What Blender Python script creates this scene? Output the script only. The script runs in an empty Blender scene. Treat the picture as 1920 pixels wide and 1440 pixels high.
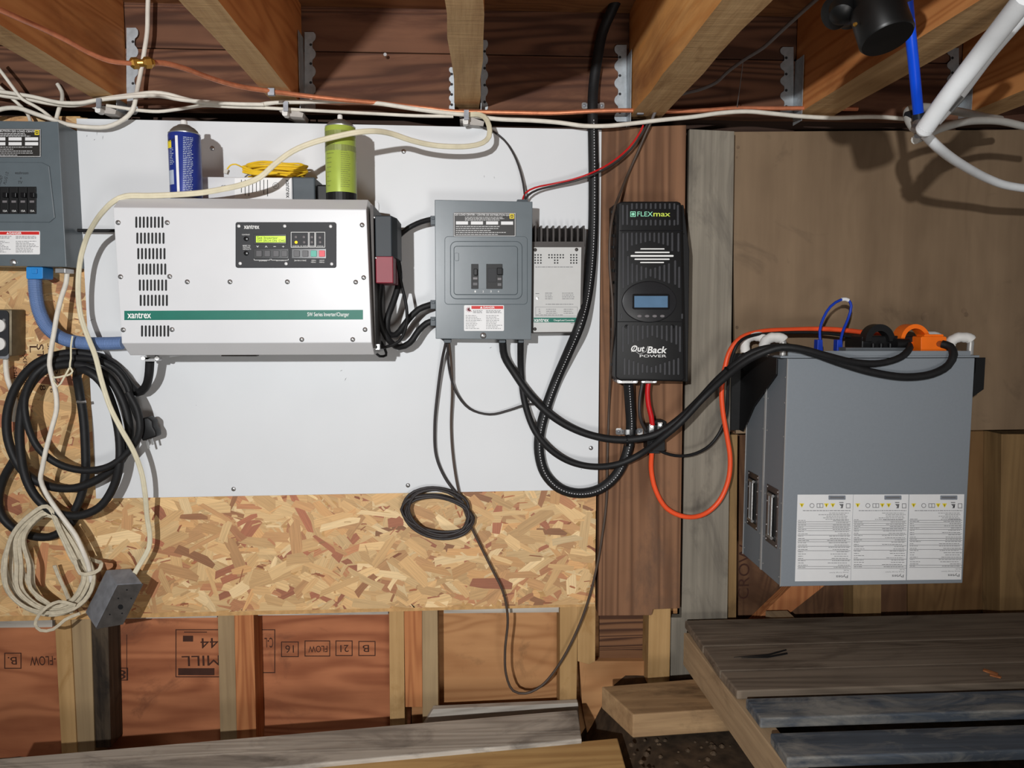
import bpy, bmesh, math, random
from mathutils import Vector, Matrix
random.seed(7)
SC = bpy.context.scene
COL = SC.collection
# ---------------------------------------------------------------- camera
F = 1400.0; D = 1.85; CZ = 1.16
YAW = math.atan(75 / F); PIT = math.atan(125 / F)
cam_d = bpy.data.cameras.new('camera'); cam = bpy.data.objects.new('camera', cam_d); COL.objects.link(cam)
cam.location = (0, -D, CZ)
cam.rotation_euler = (math.pi / 2 - PIT, 0, -YAW)
cam_d.sensor_fit = 'HORIZONTAL'; cam_d.sensor_width = 36; cam_d.lens = 36 * F / 1920
cam_d.clip_start = 0.02
SC.camera = cam
_R = cam.rotation_euler.to_matrix()
def P(px, py, Y=0.0):                                # pixel -> place on the upright plane Y
    d = _R @ Vector(((px - 960) / F, (720 - py) / F, -1))
    t = (Y + D) / d.y
    return Vector((0, -D, CZ)) + d * t
# ---------------------------------------------------------------- light
w = bpy.data.worlds.new('world'); SC.world = w; w.use_nodes = True
w.node_tree.nodes['Background'].inputs[0].default_value = (1.0, 0.97, 0.94, 1)
w.node_tree.nodes['Background'].inputs[1].default_value = 0.20
def lamp(name, loc, energy, radius, col=(1, 1, 1), aim=None, size=150, blend=1.0):
    l = bpy.data.lights.new(name, 'SPOT' if aim else 'POINT'); l.energy = energy; l.shadow_soft_size = radius; l.color = col
    o = bpy.data.objects.new(name, l); COL.objects.link(o); o.location = loc
    if aim:
        l.spot_size = math.radians(size); l.spot_blend = blend
        o.rotation_euler = (Vector(aim) - Vector(loc)).to_track_quat('-Z', 'Y').to_euler()
    return o
LP = P(420, 360, .03)
lamp('work_light', (LP.x, -3.0, LP.z), 285, 0.022, (0.985, 0.995, 1.0), aim=(-0.16, 0, CZ + 0.14), size=80)
lamp('fill_light', (0.42, -2.65, CZ - 0.72), 58, 0.24, (1, 0.97, 0.93), aim=(0.0, 0, CZ + 0.1), size=100)  # added soft fill lamp, low on the right, to lift the shadows
SC.view_settings.view_transform = 'Standard'; SC.view_settings.look = 'None'
SC.view_settings.gamma = 1; SC.view_settings.exposure = 0.0; SC.view_settings.use_curve_mapping = False
def m(px, Y=0.0): return px * (Y + D) / F          # pixels -> metres at depth Y
# ---------------------------------------------------------------- mesh builder
class MB:
    def __init__(s): s.v = []; s.f = []; s.uv = None
    def add(s, vs, fs):
        n = len(s.v); s.v += [Vector(v) for v in vs]; s.f += [tuple(i + n for i in f) for f in fs]; return s
    def box(s, x0, x1, y0, y1, z0, z1):
        vs = [(x, y, z) for x in (x0, x1) for y in (y0, y1) for z in (z0, z1)]
        return s.add(vs, [(0, 1, 3, 2), (4, 6, 7, 5), (0, 4, 5, 1), (2, 3, 7, 6), (0, 2, 6, 4), (1, 5, 7, 3)])
    def prism(s, pts, off):                            # polygon (world points) swept by off
        n = len(pts); off = Vector(off); a = [Vector(p) for p in pts]; b = [p + off for p in a]
        fs = [tuple(range(n)), tuple(range(2 * n - 1, n - 1, -1))]
        fs += [(i, i + n, (i + 1) % n + n, (i + 1) % n) for i in range(n)]
        return s.add(a + b, fs)
    def poly(s, pp, Yf, Yb):                           # pixel polygon at Yf swept straight back to Yb
        return s.prism([P(x, y, Yf) for x, y in pp], (0, Yb - Yf, 0))
    def rect(s, x0, y0, x1, y1, Yf, Yb): return s.poly([(x0, y0), (x1, y0), (x1, y1), (x0, y1)], Yf, Yb)
    def rrect(s, x0, y0, x1, y1, r, Yf, Yb, n=4):
        pp = []
        for cx, cy, a0 in ((x1 - r, y0 + r, -90), (x1 - r, y1 - r, 0), (x0 + r, y1 - r, 90), (x0 + r, y0 + r, 180)):
            for k in range(n + 1):
                a = math.radians(a0 + 90 * k / n); pp.append((cx + r * math.cos(a), cy + r * math.sin(a)))
        return s.poly(pp, Yf, Yb)
    def ell(s, cx, cy, rx, ry, Yf, Yb, n=24):
        return s.poly([(cx + rx * math.cos(2 * math.pi * k / n), cy + ry * math.sin(2 * math.pi * k / n)) for k in range(n)], Yf, Yb)
    def ring(s, x0, y0, x1, y1, wd, Yf, Yb):           # rectangular outline
        s.rect(x0, y0, x1, y0 + wd, Yf, Yb); s.rect(x0, y1 - wd, x1, y1, Yf, Yb)
        s.rect(x0, y0 + wd, x0 + wd, y1 - wd, Yf, Yb); return s.rect(x1 - wd, y0 + wd, x1, y1 - wd, Yf, Yb)
    def lathe(s, p0, axis, prof, seg=20):              # prof: (distance along, radius)
        axis = Vector(axis).normalized(); t = axis.orthogonal().normalized(); b = axis.cross(t)
        vs = []; fs = []; n = len(prof)
        for d, r in prof:
            for k in range(seg):
                a = 2 * math.pi * k / seg; vs.append(Vector(p0) + axis * d + (t * math.cos(a) + b * math.sin(a)) * max(r, 1e-5))
        for i in range(n - 1):
            for k in range(seg):
                fs.append((i * seg + k, i * seg + (k + 1) % seg, (i + 1) * seg + (k + 1) % seg, (i + 1) * seg + k))
        fs.append(tuple(range(seg - 1, -1, -1))); fs.append(tuple((n - 1) * seg + k for k in range(seg)))
        return s.add(vs, fs)
    def cyl(s, a, b, r, r2=None, seg=16):
        a = Vector(a); b = Vector(b); return s.lathe(a, b - a, [(0, r), ((b - a).length, r if r2 is None else r2)], seg)
    def tube(s, pts, r, seg=10, step=None, rad=None, flat=1.0, twin=False):
        pts = [Vector(p) for p in pts]; path = spline(pts, step) if step != 0 else pts
        n = len(path); vs = []; fs = []
        T = [(path[min(i + 1, n - 1)] - path[max(i - 1, 0)]).normalized() for i in range(n)]
        N = T[0].cross(Vector((0, 1, 0)));  N = (N if N.length > 1e-3 else T[0].orthogonal()).normalized()
        for i in range(n):
            N = (N - T[i] * N.dot(T[i]))
            if twin and T[i].cross(Vector((0, 1, 0))).length > 0.3: N = N.lerp(T[i].cross(Vector((0, 1, 0))).normalized(), 0.5)
            N = N.normalized() if N.length > 1e-6 else T[i].orthogonal().normalized()
            B = T[i].cross(N); rr = r if rad is None else rad(i, n)
            for k in range(seg):
                a = 2 * math.pi * k / seg; vs.append(path[i] + (N * math.cos(a) * flat + B * math.sin(a)) * (rr * (0.68 + 0.34 * math.cos(2 * a)) if twin else rr))
        for i in range(n - 1):
            for k in range(seg):
                fs.append((i * seg + k, i * seg + (k + 1) % seg, (i + 1) * seg + (k + 1) % seg, (i + 1) * seg + k))
        fs.append(tuple(range(seg - 1, -1, -1))); fs.append(tuple((n - 1) * seg + k for k in range(seg)))
        return s.add(vs, fs)
def spline(pts, step=None):
    step = step or 0.012; out = []; n = len(pts)
    if n < 3: return pts
    for i in range(n - 1):
        p0 = pts[max(i - 1, 0)]; p1 = pts[i]; p2 = pts[i + 1]; p3 = pts[min(i + 2, n - 1)]
        if i == 0: p0 = p1 * 2 - p2
        if i == n - 2: p3 = p2 * 2 - p1
        k = max(2, int((p2 - p1).length / step))
        d1 = math.sqrt(max((p1 - p0).length, 1e-5)); d2 = math.sqrt(max((p2 - p1).length, 1e-5)); d3 = math.sqrt(max((p3 - p2).length, 1e-5))
        m1 = (p1 - p0) / d1 * d2 * (d2 / (d1 + d2)) + (p2 - p1) * (d1 / (d1 + d2))
        m2 = (p2 - p1) * (d3 / (d2 + d3)) + (p3 - p2) / d3 * d2 * (d2 / (d2 + d3))
        for j in range(k):
            t = j / k; t2 = t * t; t3 = t2 * t
            out.append(p1 * (2 * t3 - 3 * t2 + 1) + m1 * (t3 - 2 * t2 + t) + p2 * (3 * t2 - 2 * t3) + m2 * (t3 - t2))
    out.append(pts[-1]); return out
# ---------------------------------------------------------------- objects
ORG = {}
def tag(o, label=None, cat=None, group=None, kind=None):
    if label: o['label'] = label
    if cat: o['category'] = cat
    if group: o['group'] = group
    if kind: o['kind'] = kind
    return o
def thing(name, label, cat, loc, group=None):
    o = bpy.data.objects.new(name, None); o.empty_display_size = 0.03; COL.objects.link(o)
    o.location = loc; ORG[o] = Vector(loc); return tag(o, label, cat, group)
def obj(name, mb, mat, parent=None, label=None, smooth=False, bevel=0, seg=2, cat=None, group=None):
    me = bpy.data.meshes.new(name)
    if parent is not None: org = ORG[parent]
    else:
        lo = Vector([min(v[i] for v in mb.v) for i in range(3)]); hi = Vector([max(v[i] for v in mb.v) for i in range(3)])
        org = Vector(((lo.x + hi.x) / 2, (lo.y + hi.y) / 2, lo.z))
    me.from_pydata([v - org for v in mb.v], [], mb.f)
    bm = bmesh.new(); bm.from_mesh(me)
    if bevel:
        es = [e for e in bm.edges if len(e.link_faces) == 2 and e.calc_face_angle(0) > 0.5]
        bmesh.ops.bevel(bm, geom=es, offset=bevel, segments=seg, profile=0.5, affect='EDGES', clamp_overlap=True)
    bmesh.ops.recalc_face_normals(bm, faces=bm.faces)
    bm.to_mesh(me); bm.free()
    for mt in (mat if isinstance(mat, (list, tuple)) else [mat]): me.materials.append(mt)
    if smooth:
        me.polygons.foreach_set('use_smooth', [True] * len(me.polygons))
        me.set_sharp_from_angle(angle=math.radians(38))
    o = bpy.data.objects.new(name, me); COL.objects.link(o)
    if parent is not None: o.parent = parent; ORG[o] = org
    else: o.location = org; ORG[o] = org
    return tag(o, label, cat, group)
TWIN = []                                           # materials of flat two-core cords
def cable(name, pts, wpx, mat, label, cat='cable', parent=None, seg=10, group=None, Y=None, flat=1.0):
    pp = [P(p[0], p[1], p[2] if len(p) > 2 else Y) for p in pts]
    Ym = sum(p.y for p in pp) / len(pp)
    return obj(name, MB().tube(pp, m(wpx / 2, Ym), 20 if mat in TWIN else seg, flat=flat, twin=mat in TWIN), mat, parent, label, True, cat=None if parent else cat, group=group)
# ---------------------------------------------------------------- writing
def text_mesh(s, x0, x1, yc, hpx, Y, rot=0, thick=0.0003, fit=True, shear=0.0, w=0.0):
    cu = bpy.data.curves.new('t', 'FONT'); cu.body = s; cu.align_x = 'CENTER'; cu.extrude = 0; cu.resolution_u = 3; cu.offset = w; cu.shear = shear
    o = bpy.data.objects.new('t', cu); COL.objects.link(o)
    dg = bpy.context.evaluated_depsgraph_get(); me = bpy.data.meshes.new_from_object(o.evaluated_get(dg))
    vs = [v.co.copy() for v in me.vertices]; fs = [tuple(p.vertices) for p in me.polygons]
    bpy.data.objects.remove(o); bpy.data.curves.remove(cu); bpy.data.meshes.remove(me)
    mb = MB()
    if not vs: return mb
    lx = min(v.x for v in vs); hx = max(v.x for v in vs); ly = min(v.y for v in vs); hy = max(v.y for v in vs)
    cx = (lx + hx) / 2; cy = (ly + hy) / 2
    W = m(x1 - x0, Y); H = m(hpx, Y); c = P((x0 + x1) / 2, yc, Y)
    sx = W / (hx - lx); sy = H / (hy - ly); a = math.radians(rot)
    out = []
    for v in vs:
        u = (v.x - cx) * sx; t = (v.y - cy) * sy
        out.append((c.x + u * math.cos(a) - t * math.sin(a), Y, c.z + u * math.sin(a) + t * math.cos(a)))
    return mb.add(out, fs)
def text(s, x0, x1, yc, hpx, Y, mat, parent, rot=0, name='lettering', label=None, **k):
    return obj(name, text_mesh(s, x0, x1, yc, hpx, Y, rot, **k), mat, parent, label)
def small_print(x0, x1, y0, y1, rows, Y, h=1.1, fill=0.85, mb=None):
    mb = mb or MB()
    for r in range(rows):
        y = y0 + (y1 - y0) * (r + 0.5) / rows; x = x0; end = x0 + (x1 - x0) * random.uniform(fill, 1)
        while x < end - 1:
            wd = min(random.uniform(2.0, 7.0), end - x)
            mb.poly([(x, y - h / 2), (x + wd, y - h / 2), (x + wd, y + h / 2), (x, y + h / 2)], Y, Y + 0.0001)
            x += wd + 1.0
    return mb
# ---------------------------------------------------------------- materials
MC = {}
def srgb(c): return tuple(((v / 255) / 12.92 if v / 255 <= 0.04045 else (((v / 255) + 0.055) / 1.055) ** 2.4) for v in c) + (1,)
def base(name):
    mt = bpy.data.materials.new(name); mt.use_nodes = True; nt = mt.node_tree
    return mt, nt, nt.nodes['Principled BSDF'], nt.nodes.new, nt.links.new
def plain(name, c, rough=0.5, metal=0.0, var=0.08, scale=40, bump=0.0, spec=0.28, emit=0, coat=0, specks=None):
    if name in MC: return MC[name]
    mt, nt, b, N, L = base(name); col = srgb(c)
    b.inputs['Roughness'].default_value = rough; b.inputs['Metallic'].default_value = metal
    b.inputs['Specular IOR Level'].default_value = spec; b.inputs['Coat Weight'].default_value = coat
    tc = N('ShaderNodeTexCoord'); no = N('ShaderNodeTexNoise'); no.inputs['Scale'].default_value = scale; no.inputs['Detail'].default_value = 5
    L(tc.outputs['Object'], no.inputs['Vector'])
    cr = N('ShaderNodeValToRGB'); cr.color_ramp.elements[0].position = 0.3; cr.color_ramp.elements[1].position = 0.7
    cr.color_ramp.elements[0].color = tuple(v * (1 - var) for v in col[:3]) + (1,); cr.color_ramp.elements[1].color = tuple(min(1, v * (1 + var)) for v in col[:3]) + (1,)
    L(no.outputs['Fac'], cr.inputs[0]); out = cr.outputs[0]
    if specks:
        n2 = N('ShaderNodeTexNoise'); n2.inputs['Scale'].default_value = specks[0]; n2.inputs['Detail'].default_value = 2; L(tc.outputs['Object'], n2.inputs['Vector'])
        r2 = N('ShaderNodeValToRGB'); r2.color_ramp.elements[0].position = specks[1]; r2.color_ramp.elements[1].position = specks[1] + 0.03
        mx = N('ShaderNodeMix'); mx.data_type = 'RGBA'; L(n2.outputs['Fac'], r2.inputs[0]); L(r2.outputs[0], mx.inputs['Factor'])
        L(out, mx.inputs['A']); mx.inputs['B'].default_value = srgb(specks[2]); out = mx.outputs['Result']
    L(out, b.inputs['Base Color'])
    if bump:
        bp = N('ShaderNodeBump'); bp.inputs['Strength'].default_value = bump; bp.inputs['Distance'].default_value = 0.002
        L(no.outputs['Fac'], bp.inputs['Height']); L(bp.outputs[0], b.inputs['Normal'])
    if emit:
        b.inputs['Emission Color'].default_value = col; b.inputs['Emission Strength'].default_value = emit
    MC[name] = mt; return mt
def wood(name, c1, c2, axis=2, fine=70, along=2.2, ring=0.0, ringf=(1.5, 6), stain=None, rough=0.75, bump=0.35, saw=0, dist=0.0):
    """grain along axis; c1 light, c2 dark; ring = weight of contour grain; stain = (colour, amount)"""
    if name in MC: return MC[name]
    mt, nt, b, N, L = base(name); b.inputs['Roughness'].default_value = rough; b.inputs['Specular IOR Level'].default_value = 0.25
    tc = N('ShaderNodeTexCoord'); oi = N('ShaderNodeObjectInfo'); mu = N('ShaderNodeVectorMath'); mu.operation = 'MULTIPLY_ADD'
    cmb = N('ShaderNodeCombineXYZ'); L(oi.outputs['Random'], cmb.inputs[0]); L(oi.outputs['Random'], cmb.inputs[1]); L(oi.outputs['Random'], cmb.inputs[2])
    L(cmb.outputs[0], mu.inputs[0]); mu.inputs[1].default_value = (13.1, 7.7, 9.3); L(tc.outputs['Object'], mu.inputs[2])
    def noise(sc, detail, dis=0.0, rgh=0.6):
        mp = N('ShaderNodeMapping'); mp.inputs['Scale'].default_value = sc; L(mu.outputs[0], mp.inputs['Vector'])
        no = N('ShaderNodeTexNoise'); no.inputs['Scale'].default_value = 1; no.inputs['Detail'].default_value = detail; no.inputs['Distortion'].default_value = dis
        no.inputs['Roughness'].default_value = rgh; L(mp.outputs[0], no.inputs['Vector']); return no.outputs['Fac']
    def math_(op, a, bb, cc=None):
        n = N('ShaderNodeMath'); n.operation = op
        for i, x in enumerate((a, bb, cc)):
            if x is None: continue
            if isinstance(x, (int, float)): n.inputs[i].default_value = x
            else: L(x, n.inputs[i])
        return n.outputs[0]
    sc = [fine] * 3; sc[axis] = along
    g = noise(sc, 6, dist)
    sc2 = [ringf[1]] * 3; sc2[axis] = ringf[0]
    if ring:
        r = noise(sc2, 2, 0.4, 0.45); r = math_('SINE', math_('MULTIPLY', r, 95), 0)
        r = math_('MULTIPLY_ADD', r, 0.5, 0.5); r = math_('POWER', r, 1.6); g = math_('ADD', math_('MULTIPLY', g, 1 - ring), math_('MULTIPLY', r, ring))
    pt = noise((5, 5, 5), 3); g2 = math_('ADD', math_('MULTIPLY', g, 0.7), math_('MULTIPLY', pt, 0.3))
    cr = N('ShaderNodeValToRGB'); e = cr.color_ramp.elements; e[0].position = 0.30; e[1].position = 0.66; e[0].color = srgb(c1); e[1].color = srgb(c2)
    L(g2, cr.inputs[0]); out = cr.outputs[0]
    if stain:
        s_ = noise((9, 9, 9) if len(stain) < 3 else stain[2], 6, 1.0, 0.65); r2 = N('ShaderNodeValToRGB')
        r2.color_ramp.elements[0].position = 0.60 - stain[1]; r2.color_ramp.elements[1].position = 0.80 - stain[1]; L(s_, r2.inputs[0])
        mx = N('ShaderNodeMix'); mx.data_type = 'RGBA'; L(r2.outputs[0], mx.inputs['Factor']); L(out, mx.inputs['A']); mx.inputs['B'].default_value = srgb(stain[0]); out = mx.outputs['Result']
    L(out, b.inputs['Base Color'])
    h = g
    if saw:
        s2 = [6] * 3; s2[axis] = saw; h = math_('ADD', g, noise(s2, 3))
    bp = N('ShaderNodeBump'); bp.inputs['Strength'].default_value = bump; bp.inputs['Distance'].default_value = 0.003; L(h, bp.inputs['Height']); L(bp.outputs[0], b.inputs['Normal'])
    MC[name] = mt; return mt
# ---------------------------------------------------------------- palette
WHITE_BOARD = plain('white_melamine', (210, 212, 214), 0.42, var=0.02, scale=6, specks=(38, 0.80, (120, 110, 100)))
ENAMEL = plain('white_enamel', (202, 203, 205), 0.33, var=0.02, scale=9, specks=(55, 0.80, (130, 122, 112)))
GREY_PAINT = plain('grey_painted_steel', (90, 99, 104), 0.30, var=0.05, scale=25, spec=0.45, bump=0.03)
GREY_BATT = plain('battery_grey_paint', (126, 132, 138), 0.5, var=0.02, scale=200, bump=0.05)
SILVER = plain('silver_aluminium', (170, 168, 165), 0.42, 0.4, var=0.03)
STEEL = plain('bright_steel', (185, 185, 185), 0.32, 0.9, var=0.08)
GALV = plain('galvanised_steel', (172, 178, 182), 0.48, 0.6, var=0.14, scale=70)
BLACK = plain('black_plastic', (19, 19, 20), 0.48, var=0.1)
BLACK_RUB = plain('black_rubber', (27, 27, 28), 0.55, var=0.15, scale=90, bump=0.05)
BLACK_GLOSS = plain('black_gloss', (16, 16, 18), 0.25, var=0.1)
HEATSINK = plain('dark_anodised', (66, 62, 60), 0.5, 0.2, var=0.08)
DARKPRINT = plain('dark_print', (38, 38, 40), 0.6, var=0.05)
GREYPRINT = plain('grey_print', (110, 110, 112), 0.7, var=0.05)
WHITEPRINT = plain('white_print', (232, 232, 230), 0.6, var=0.02)
PAPER = plain('paper_label', (222, 222, 222), 0.5, var=0.02)
TEAL = plain('teal_print', (6, 102, 86), 0.45, var=0.04)
RED = plain('red_print', (196, 36, 32), 0.45, var=0.04)
YELLOW = plain('yellow_print', (228, 206, 50), 0.45, var=0.04)
REDBOX = plain('dark_red_plastic', (128, 36, 50), 0.45, var=0.05)
RED_INS = plain('red_insulation', (190, 26, 30), 0.35, var=0.05)
ORANGE_INS = plain('orange_insulation', (232, 84, 44), 0.4, var=0.05)
ORANGE_PL = plain('orange_plastic', (240, 112, 24), 0.4, var=0.05)
BLUE_FLEX = plain('blue_grey_conduit', (110, 134, 176), 0.5, var=0.06)
BLUE_PL = plain('blue_plastic', (42, 130, 200), 0.4, var=0.06)
BLUE_PEX = plain('blue_pex', (10, 72, 205), 0.35, var=0.05)
BLUE_NET = plain('blue_network', (24, 58, 168), 0.4, var=0.05)
BEIGE_CORD = plain('cream_cord', (206, 198, 172), 0.5, var=0.06, scale=60)
WHITE_CORD = plain('white_sheath', (214, 208, 196), 0.5, var=0.08, scale=50)
DIRTY_CORD = plain('dirty_white_cord', (190, 180, 158), 0.6, var=0.16, scale=90)
BROWN_WIRE = plain('brown_wire', (74, 62, 54), 0.45, var=0.1)
GREY_WIRE = plain('grey_wire', (104, 100, 100), 0.5, var=0.08)
DARK_WIRE = plain('dark_wire', (52, 48, 48), 0.45, var=0.1)
COPPER = plain('copper', (214, 136, 100), 0.38, 0.55, var=0.16, scale=60)
BRASS = plain('brass', (176, 134, 62), 0.33, 0.85, var=0.12)
PVC_WHITE = plain('white_pipe', (236, 239, 241), 0.35, var=0.03)
PVC_GREY = plain('grey_hose', (180, 178, 172), 0.5, var=0.05)
ABS = plain('black_abs', (13, 13, 13), 0.38, var=0.15, scale=60)
FOAM = plain('white_foam_tape', (214, 212, 208), 0.65, var=0.05, scale=80, bump=0.2)
YELLOW_WIRE = plain('yellow_wire', (226, 186, 40), 0.45, var=0.08)
LCD_GREEN = plain('lcd_green', (176, 208, 20), 0.3, var=0.04, emit=0.35)
LCD_BLUE = plain('lcd_blue', (84, 114, 142), 0.3, var=0.08, emit=0.02)
LED_AMBER = plain('led_amber', (255, 190, 30), 0.3, var=0.02, emit=1.5)
LED_OFF = plain('led_off', (112, 108, 110), 0.3, var=0.02)
BUTTON_GREEN = plain('green_button', (60, 160, 140), 0.4, var=0.03)
BUTTON_RED = plain('red_button', (206, 50, 66), 0.4, var=0.03)
CAN_BLUE = plain('can_blue', (36, 52, 130), 0.3, 0.1, var=0.05)
CAN_GREEN = plain('can_lime', (158, 176, 76), 0.35, 0.1, var=0.05)
CAN_OLIVE = plain('can_olive', (128, 136, 76), 0.4, 0.1, var=0.08)
CAN_DOME = plain('can_dome', (118, 114, 106), 0.38, 0.5, var=0.1)
DIRT = plain('dirt', (72, 58, 44), 0.95, var=0.5, scale=30, bump=1.0)
BLOCKER = plain('blocker_dark', (70, 60, 52), 0.9, var=0.3, scale=14, bump=0.5)
OLD_METAL = plain('weathered_grey_metal', (138, 140, 146), 0.5, 0.5, var=0.25, scale=40, bump=0.15)
INK = plain('stamp_ink', (62, 36, 26), 0.8, var=0.2)

JOIST = wood('joist_fir', (230, 172, 104), (204, 138, 72), 1, 40, 1.5, ring=0.25, ringf=(0.5, 7), stain=((150, 96, 52), 0.06, (4, 1, 4)), saw=0)
JOIST_RED = wood('joist_fir_red', (216, 148, 88), (184, 114, 62), 1, 40, 1.5, ring=0.3, ringf=(0.5, 7), stain=((134, 80, 44), 0.08, (4, 1, 4)))
JOIST_EDGE = wood('joist_sawn_edge', (214, 178, 130), (178, 140, 96), 1, 55, 3.0, stain=((150, 112, 72), 0.04, (12, 3, 12)), bump=0.35, saw=60)
RIM = wood('rim_fir', (112, 76, 56), (72, 46, 34), 0, 30, 1.0, ring=0.45, ringf=(0.6, 9), stain=((76, 46, 34), 0.10, (2, 5, 9)))
POST = wood('post_brown', (134, 97, 71), (98, 68, 48), 2, 60, 1.2, ring=0.4, ringf=(0.35, 9), stain=((92, 70, 56), 0.08, (6, 6, 2)))
GREYWOOD_V = wood('weathered_board_upright', (146, 138, 124), (114, 107, 96), 2, 60, 1.5, stain=((94, 88, 80), 0.08, (8, 8, 3)))
GREYWOOD_H = wood('weathered_board_level', (196, 189, 178), (152, 144, 134), 0, 60, 1.5, ring=0.2, ringf=(0.5, 9), stain=((92, 86, 80), 0.08, (3, 8, 8)))
BENCH = wood('bench_board', (136, 122, 106), (100, 88, 76), 0, 60, 1.2, ring=0.2, ringf=(0.5, 9), stain=((70, 58, 48), 0.10, (2, 7, 7)))
BLUEWOOD = wood('blue_stained_board', (96, 106, 118), (62, 66, 72), 0, 40, 1.6, stain=((142, 140, 134), 0.14, (5, 16, 16)), dist=1.0)
STUD_Y = wood('stud_yellow', (188, 152, 104), (156, 122, 78), 2, 45, 1.5, stain=((146, 108, 60), 0.05, (9, 9, 4)))
STUD_R = wood('stud_red', (186, 124, 78), (148, 88, 52), 2, 45, 1.2, ring=0.3, ringf=(0.5, 10))
STUD_G = wood('stud_grey', (170, 146, 110), (134, 112, 84), 2, 45, 1.5)
STUD_D = wood('stud_dark', (96, 82, 66), (44, 35, 27), 2, 60, 1.5, stain=((22, 18, 16), 0.10, (14, 14, 4)))
PLY_RED = wood('ply_red', (186, 120, 82), (138, 80, 52), 0, 16, 1.5, ring=0.26, ringf=(1.0, 4.5), stain=((112, 68, 48), 0.03, (5, 5, 8)), bump=0.1)
PLY_LIGHT = wood('ply_light', (190, 142, 96), (158, 110, 70), 0, 16, 1.2, ring=0.25, ringf=(1.2, 6), stain=((120, 88, 58), 0.04, (6, 6, 6)), bump=0.1)
PLY_TAN = wood('ply_tan', (136, 114, 90), (114, 94, 73), 2, 14, 1.2, ring=0.06, ringf=(1, 3), stain=((92, 76, 60), 0.0, (3.5, 3.5, 5)), bump=0.08, rough=0.55)
PLY_DARK = wood('ply_dark', (112, 80, 56), (80, 54, 38), 2, 18, 1.0, ring=0.25, ringf=(1.2, 7), stain=((70, 46, 30), 0.06, (5, 5, 4)), bump=0.1)
PLY_YEL = wood('ply_yellow', (134, 102, 66), (100, 72, 44), 2, 18, 1.0, ring=0.2, ringf=(1.2, 6), bump=0.1)
BEAM = wood('bench_beam', (190, 164, 130), (150, 126, 98), 1, 50, 1.5, stain=((112, 92, 70), 0.06, (6, 3, 6)))
BLOCK = wood('beam_block', (176, 146, 108), (138, 110, 80), 0, 50, 1.5, stain=((100, 80, 58), 0.06, (3, 6, 6)))
YEL_PLANK = wood('yellow_plank', (204, 168, 112), (170, 132, 84), 0, 45, 1.2, ring=0.2, ringf=(0.6, 8), stain=((110, 84, 58), 0.04, (4, 9, 9)))
SUBFLOOR = wood('subfloor', (150, 104, 66), (110, 70, 44), 0, 30, 1.2, ring=0.2)
GAP_SHADE = wood('gap_shade', (74, 52, 40), (44, 30, 24), 0, 40, 1.2)
STUD_YD = wood('stud_yellow_darker', (150, 120, 80), (116, 90, 58), 2, 45, 1.5, stain=((96, 74, 48), 0.05, (9, 9, 4)))  # darker copy of the yellow stud wood, for the lower right
DOT_WHITE = plain('print_dots', (190, 190, 192), 0.5)
SLATE = plain('slate_cover', (40, 46, 51), 0.5, var=0.05)
SCREW_GLINT = plain('screw_glint', (206, 206, 206), 0.4, 0.2, var=0.05)  # whiter than steel: the screws' shine is put into the colour
TWIN += [BEIGE_CORD, DIRTY_CORD]
# ================================================================ the room's shell
def struct(name, mb, mat, **k):
    o = obj(name, mb, mat, **k); o['kind'] = 'structure'; return o
def ground(x): k = min(1, max(0, (x - 0.27) / 0.14)); return 0.195 * k * k * (3 - 2 * k)
GX = [-2.2 + 4.8 * i / 160 for i in range(161)]; GY = [-3.2 + 3.52 * i / 60 for i in range(61)]
random.seed(3); gv = [(x, y, ground(x) + random.uniform(-.003, .002)) for x in GX for y in GY]
struct('floor', MB().add(gv, [(i * 61 + j, i * 61 + j + 1, i * 61 + j + 62, i * 61 + j + 61) for i in range(160) for j in range(60)]), DIRT, smooth=True)
struct('wall_light_block', MB().box(-2.2, 2.6, 0.32, 0.40, -0.02, 2.1), BLOCKER)  # unseen wall added to stop world light from behind
ZS = P(700, 12, .03).z; ZM = P(700, 99, .03).z
struct('ceiling', MB().box(-2.2, 2.6, -3.0, 0.32, ZS, ZS + 0.025), SUBFLOOR)
# rim boards behind the joist ends
ZJ = P(870, 205, .03).z                                        # underside of the joists
rim = thing('rim_board', 'reddish double rim board behind the joist ends above the white panel', 'board', (0.2, 0.05, ZJ - 0.008))
obj('lower_board', MB().box(-1.9, 2.2, 0.03, 0.07, ZJ - 0.008, ZM), RIM, rim, bevel=0.002)
obj('upper_board', MB().box(-1.9, 2.2, 0.036, 0.07, ZM + 0.004, ZS), RIM, rim, bevel=0.002)
obj('gap_shade_board', MB().box(-1.9, 2.2, 0.13, 0.20, CZ + 0.40, ZJ + 0.02), GAP_SHADE, cat='beam', label='dark board standing in for the shaded gap between the rim board and the wall sheets')  # dark board put in for the shade of the open gap
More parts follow.
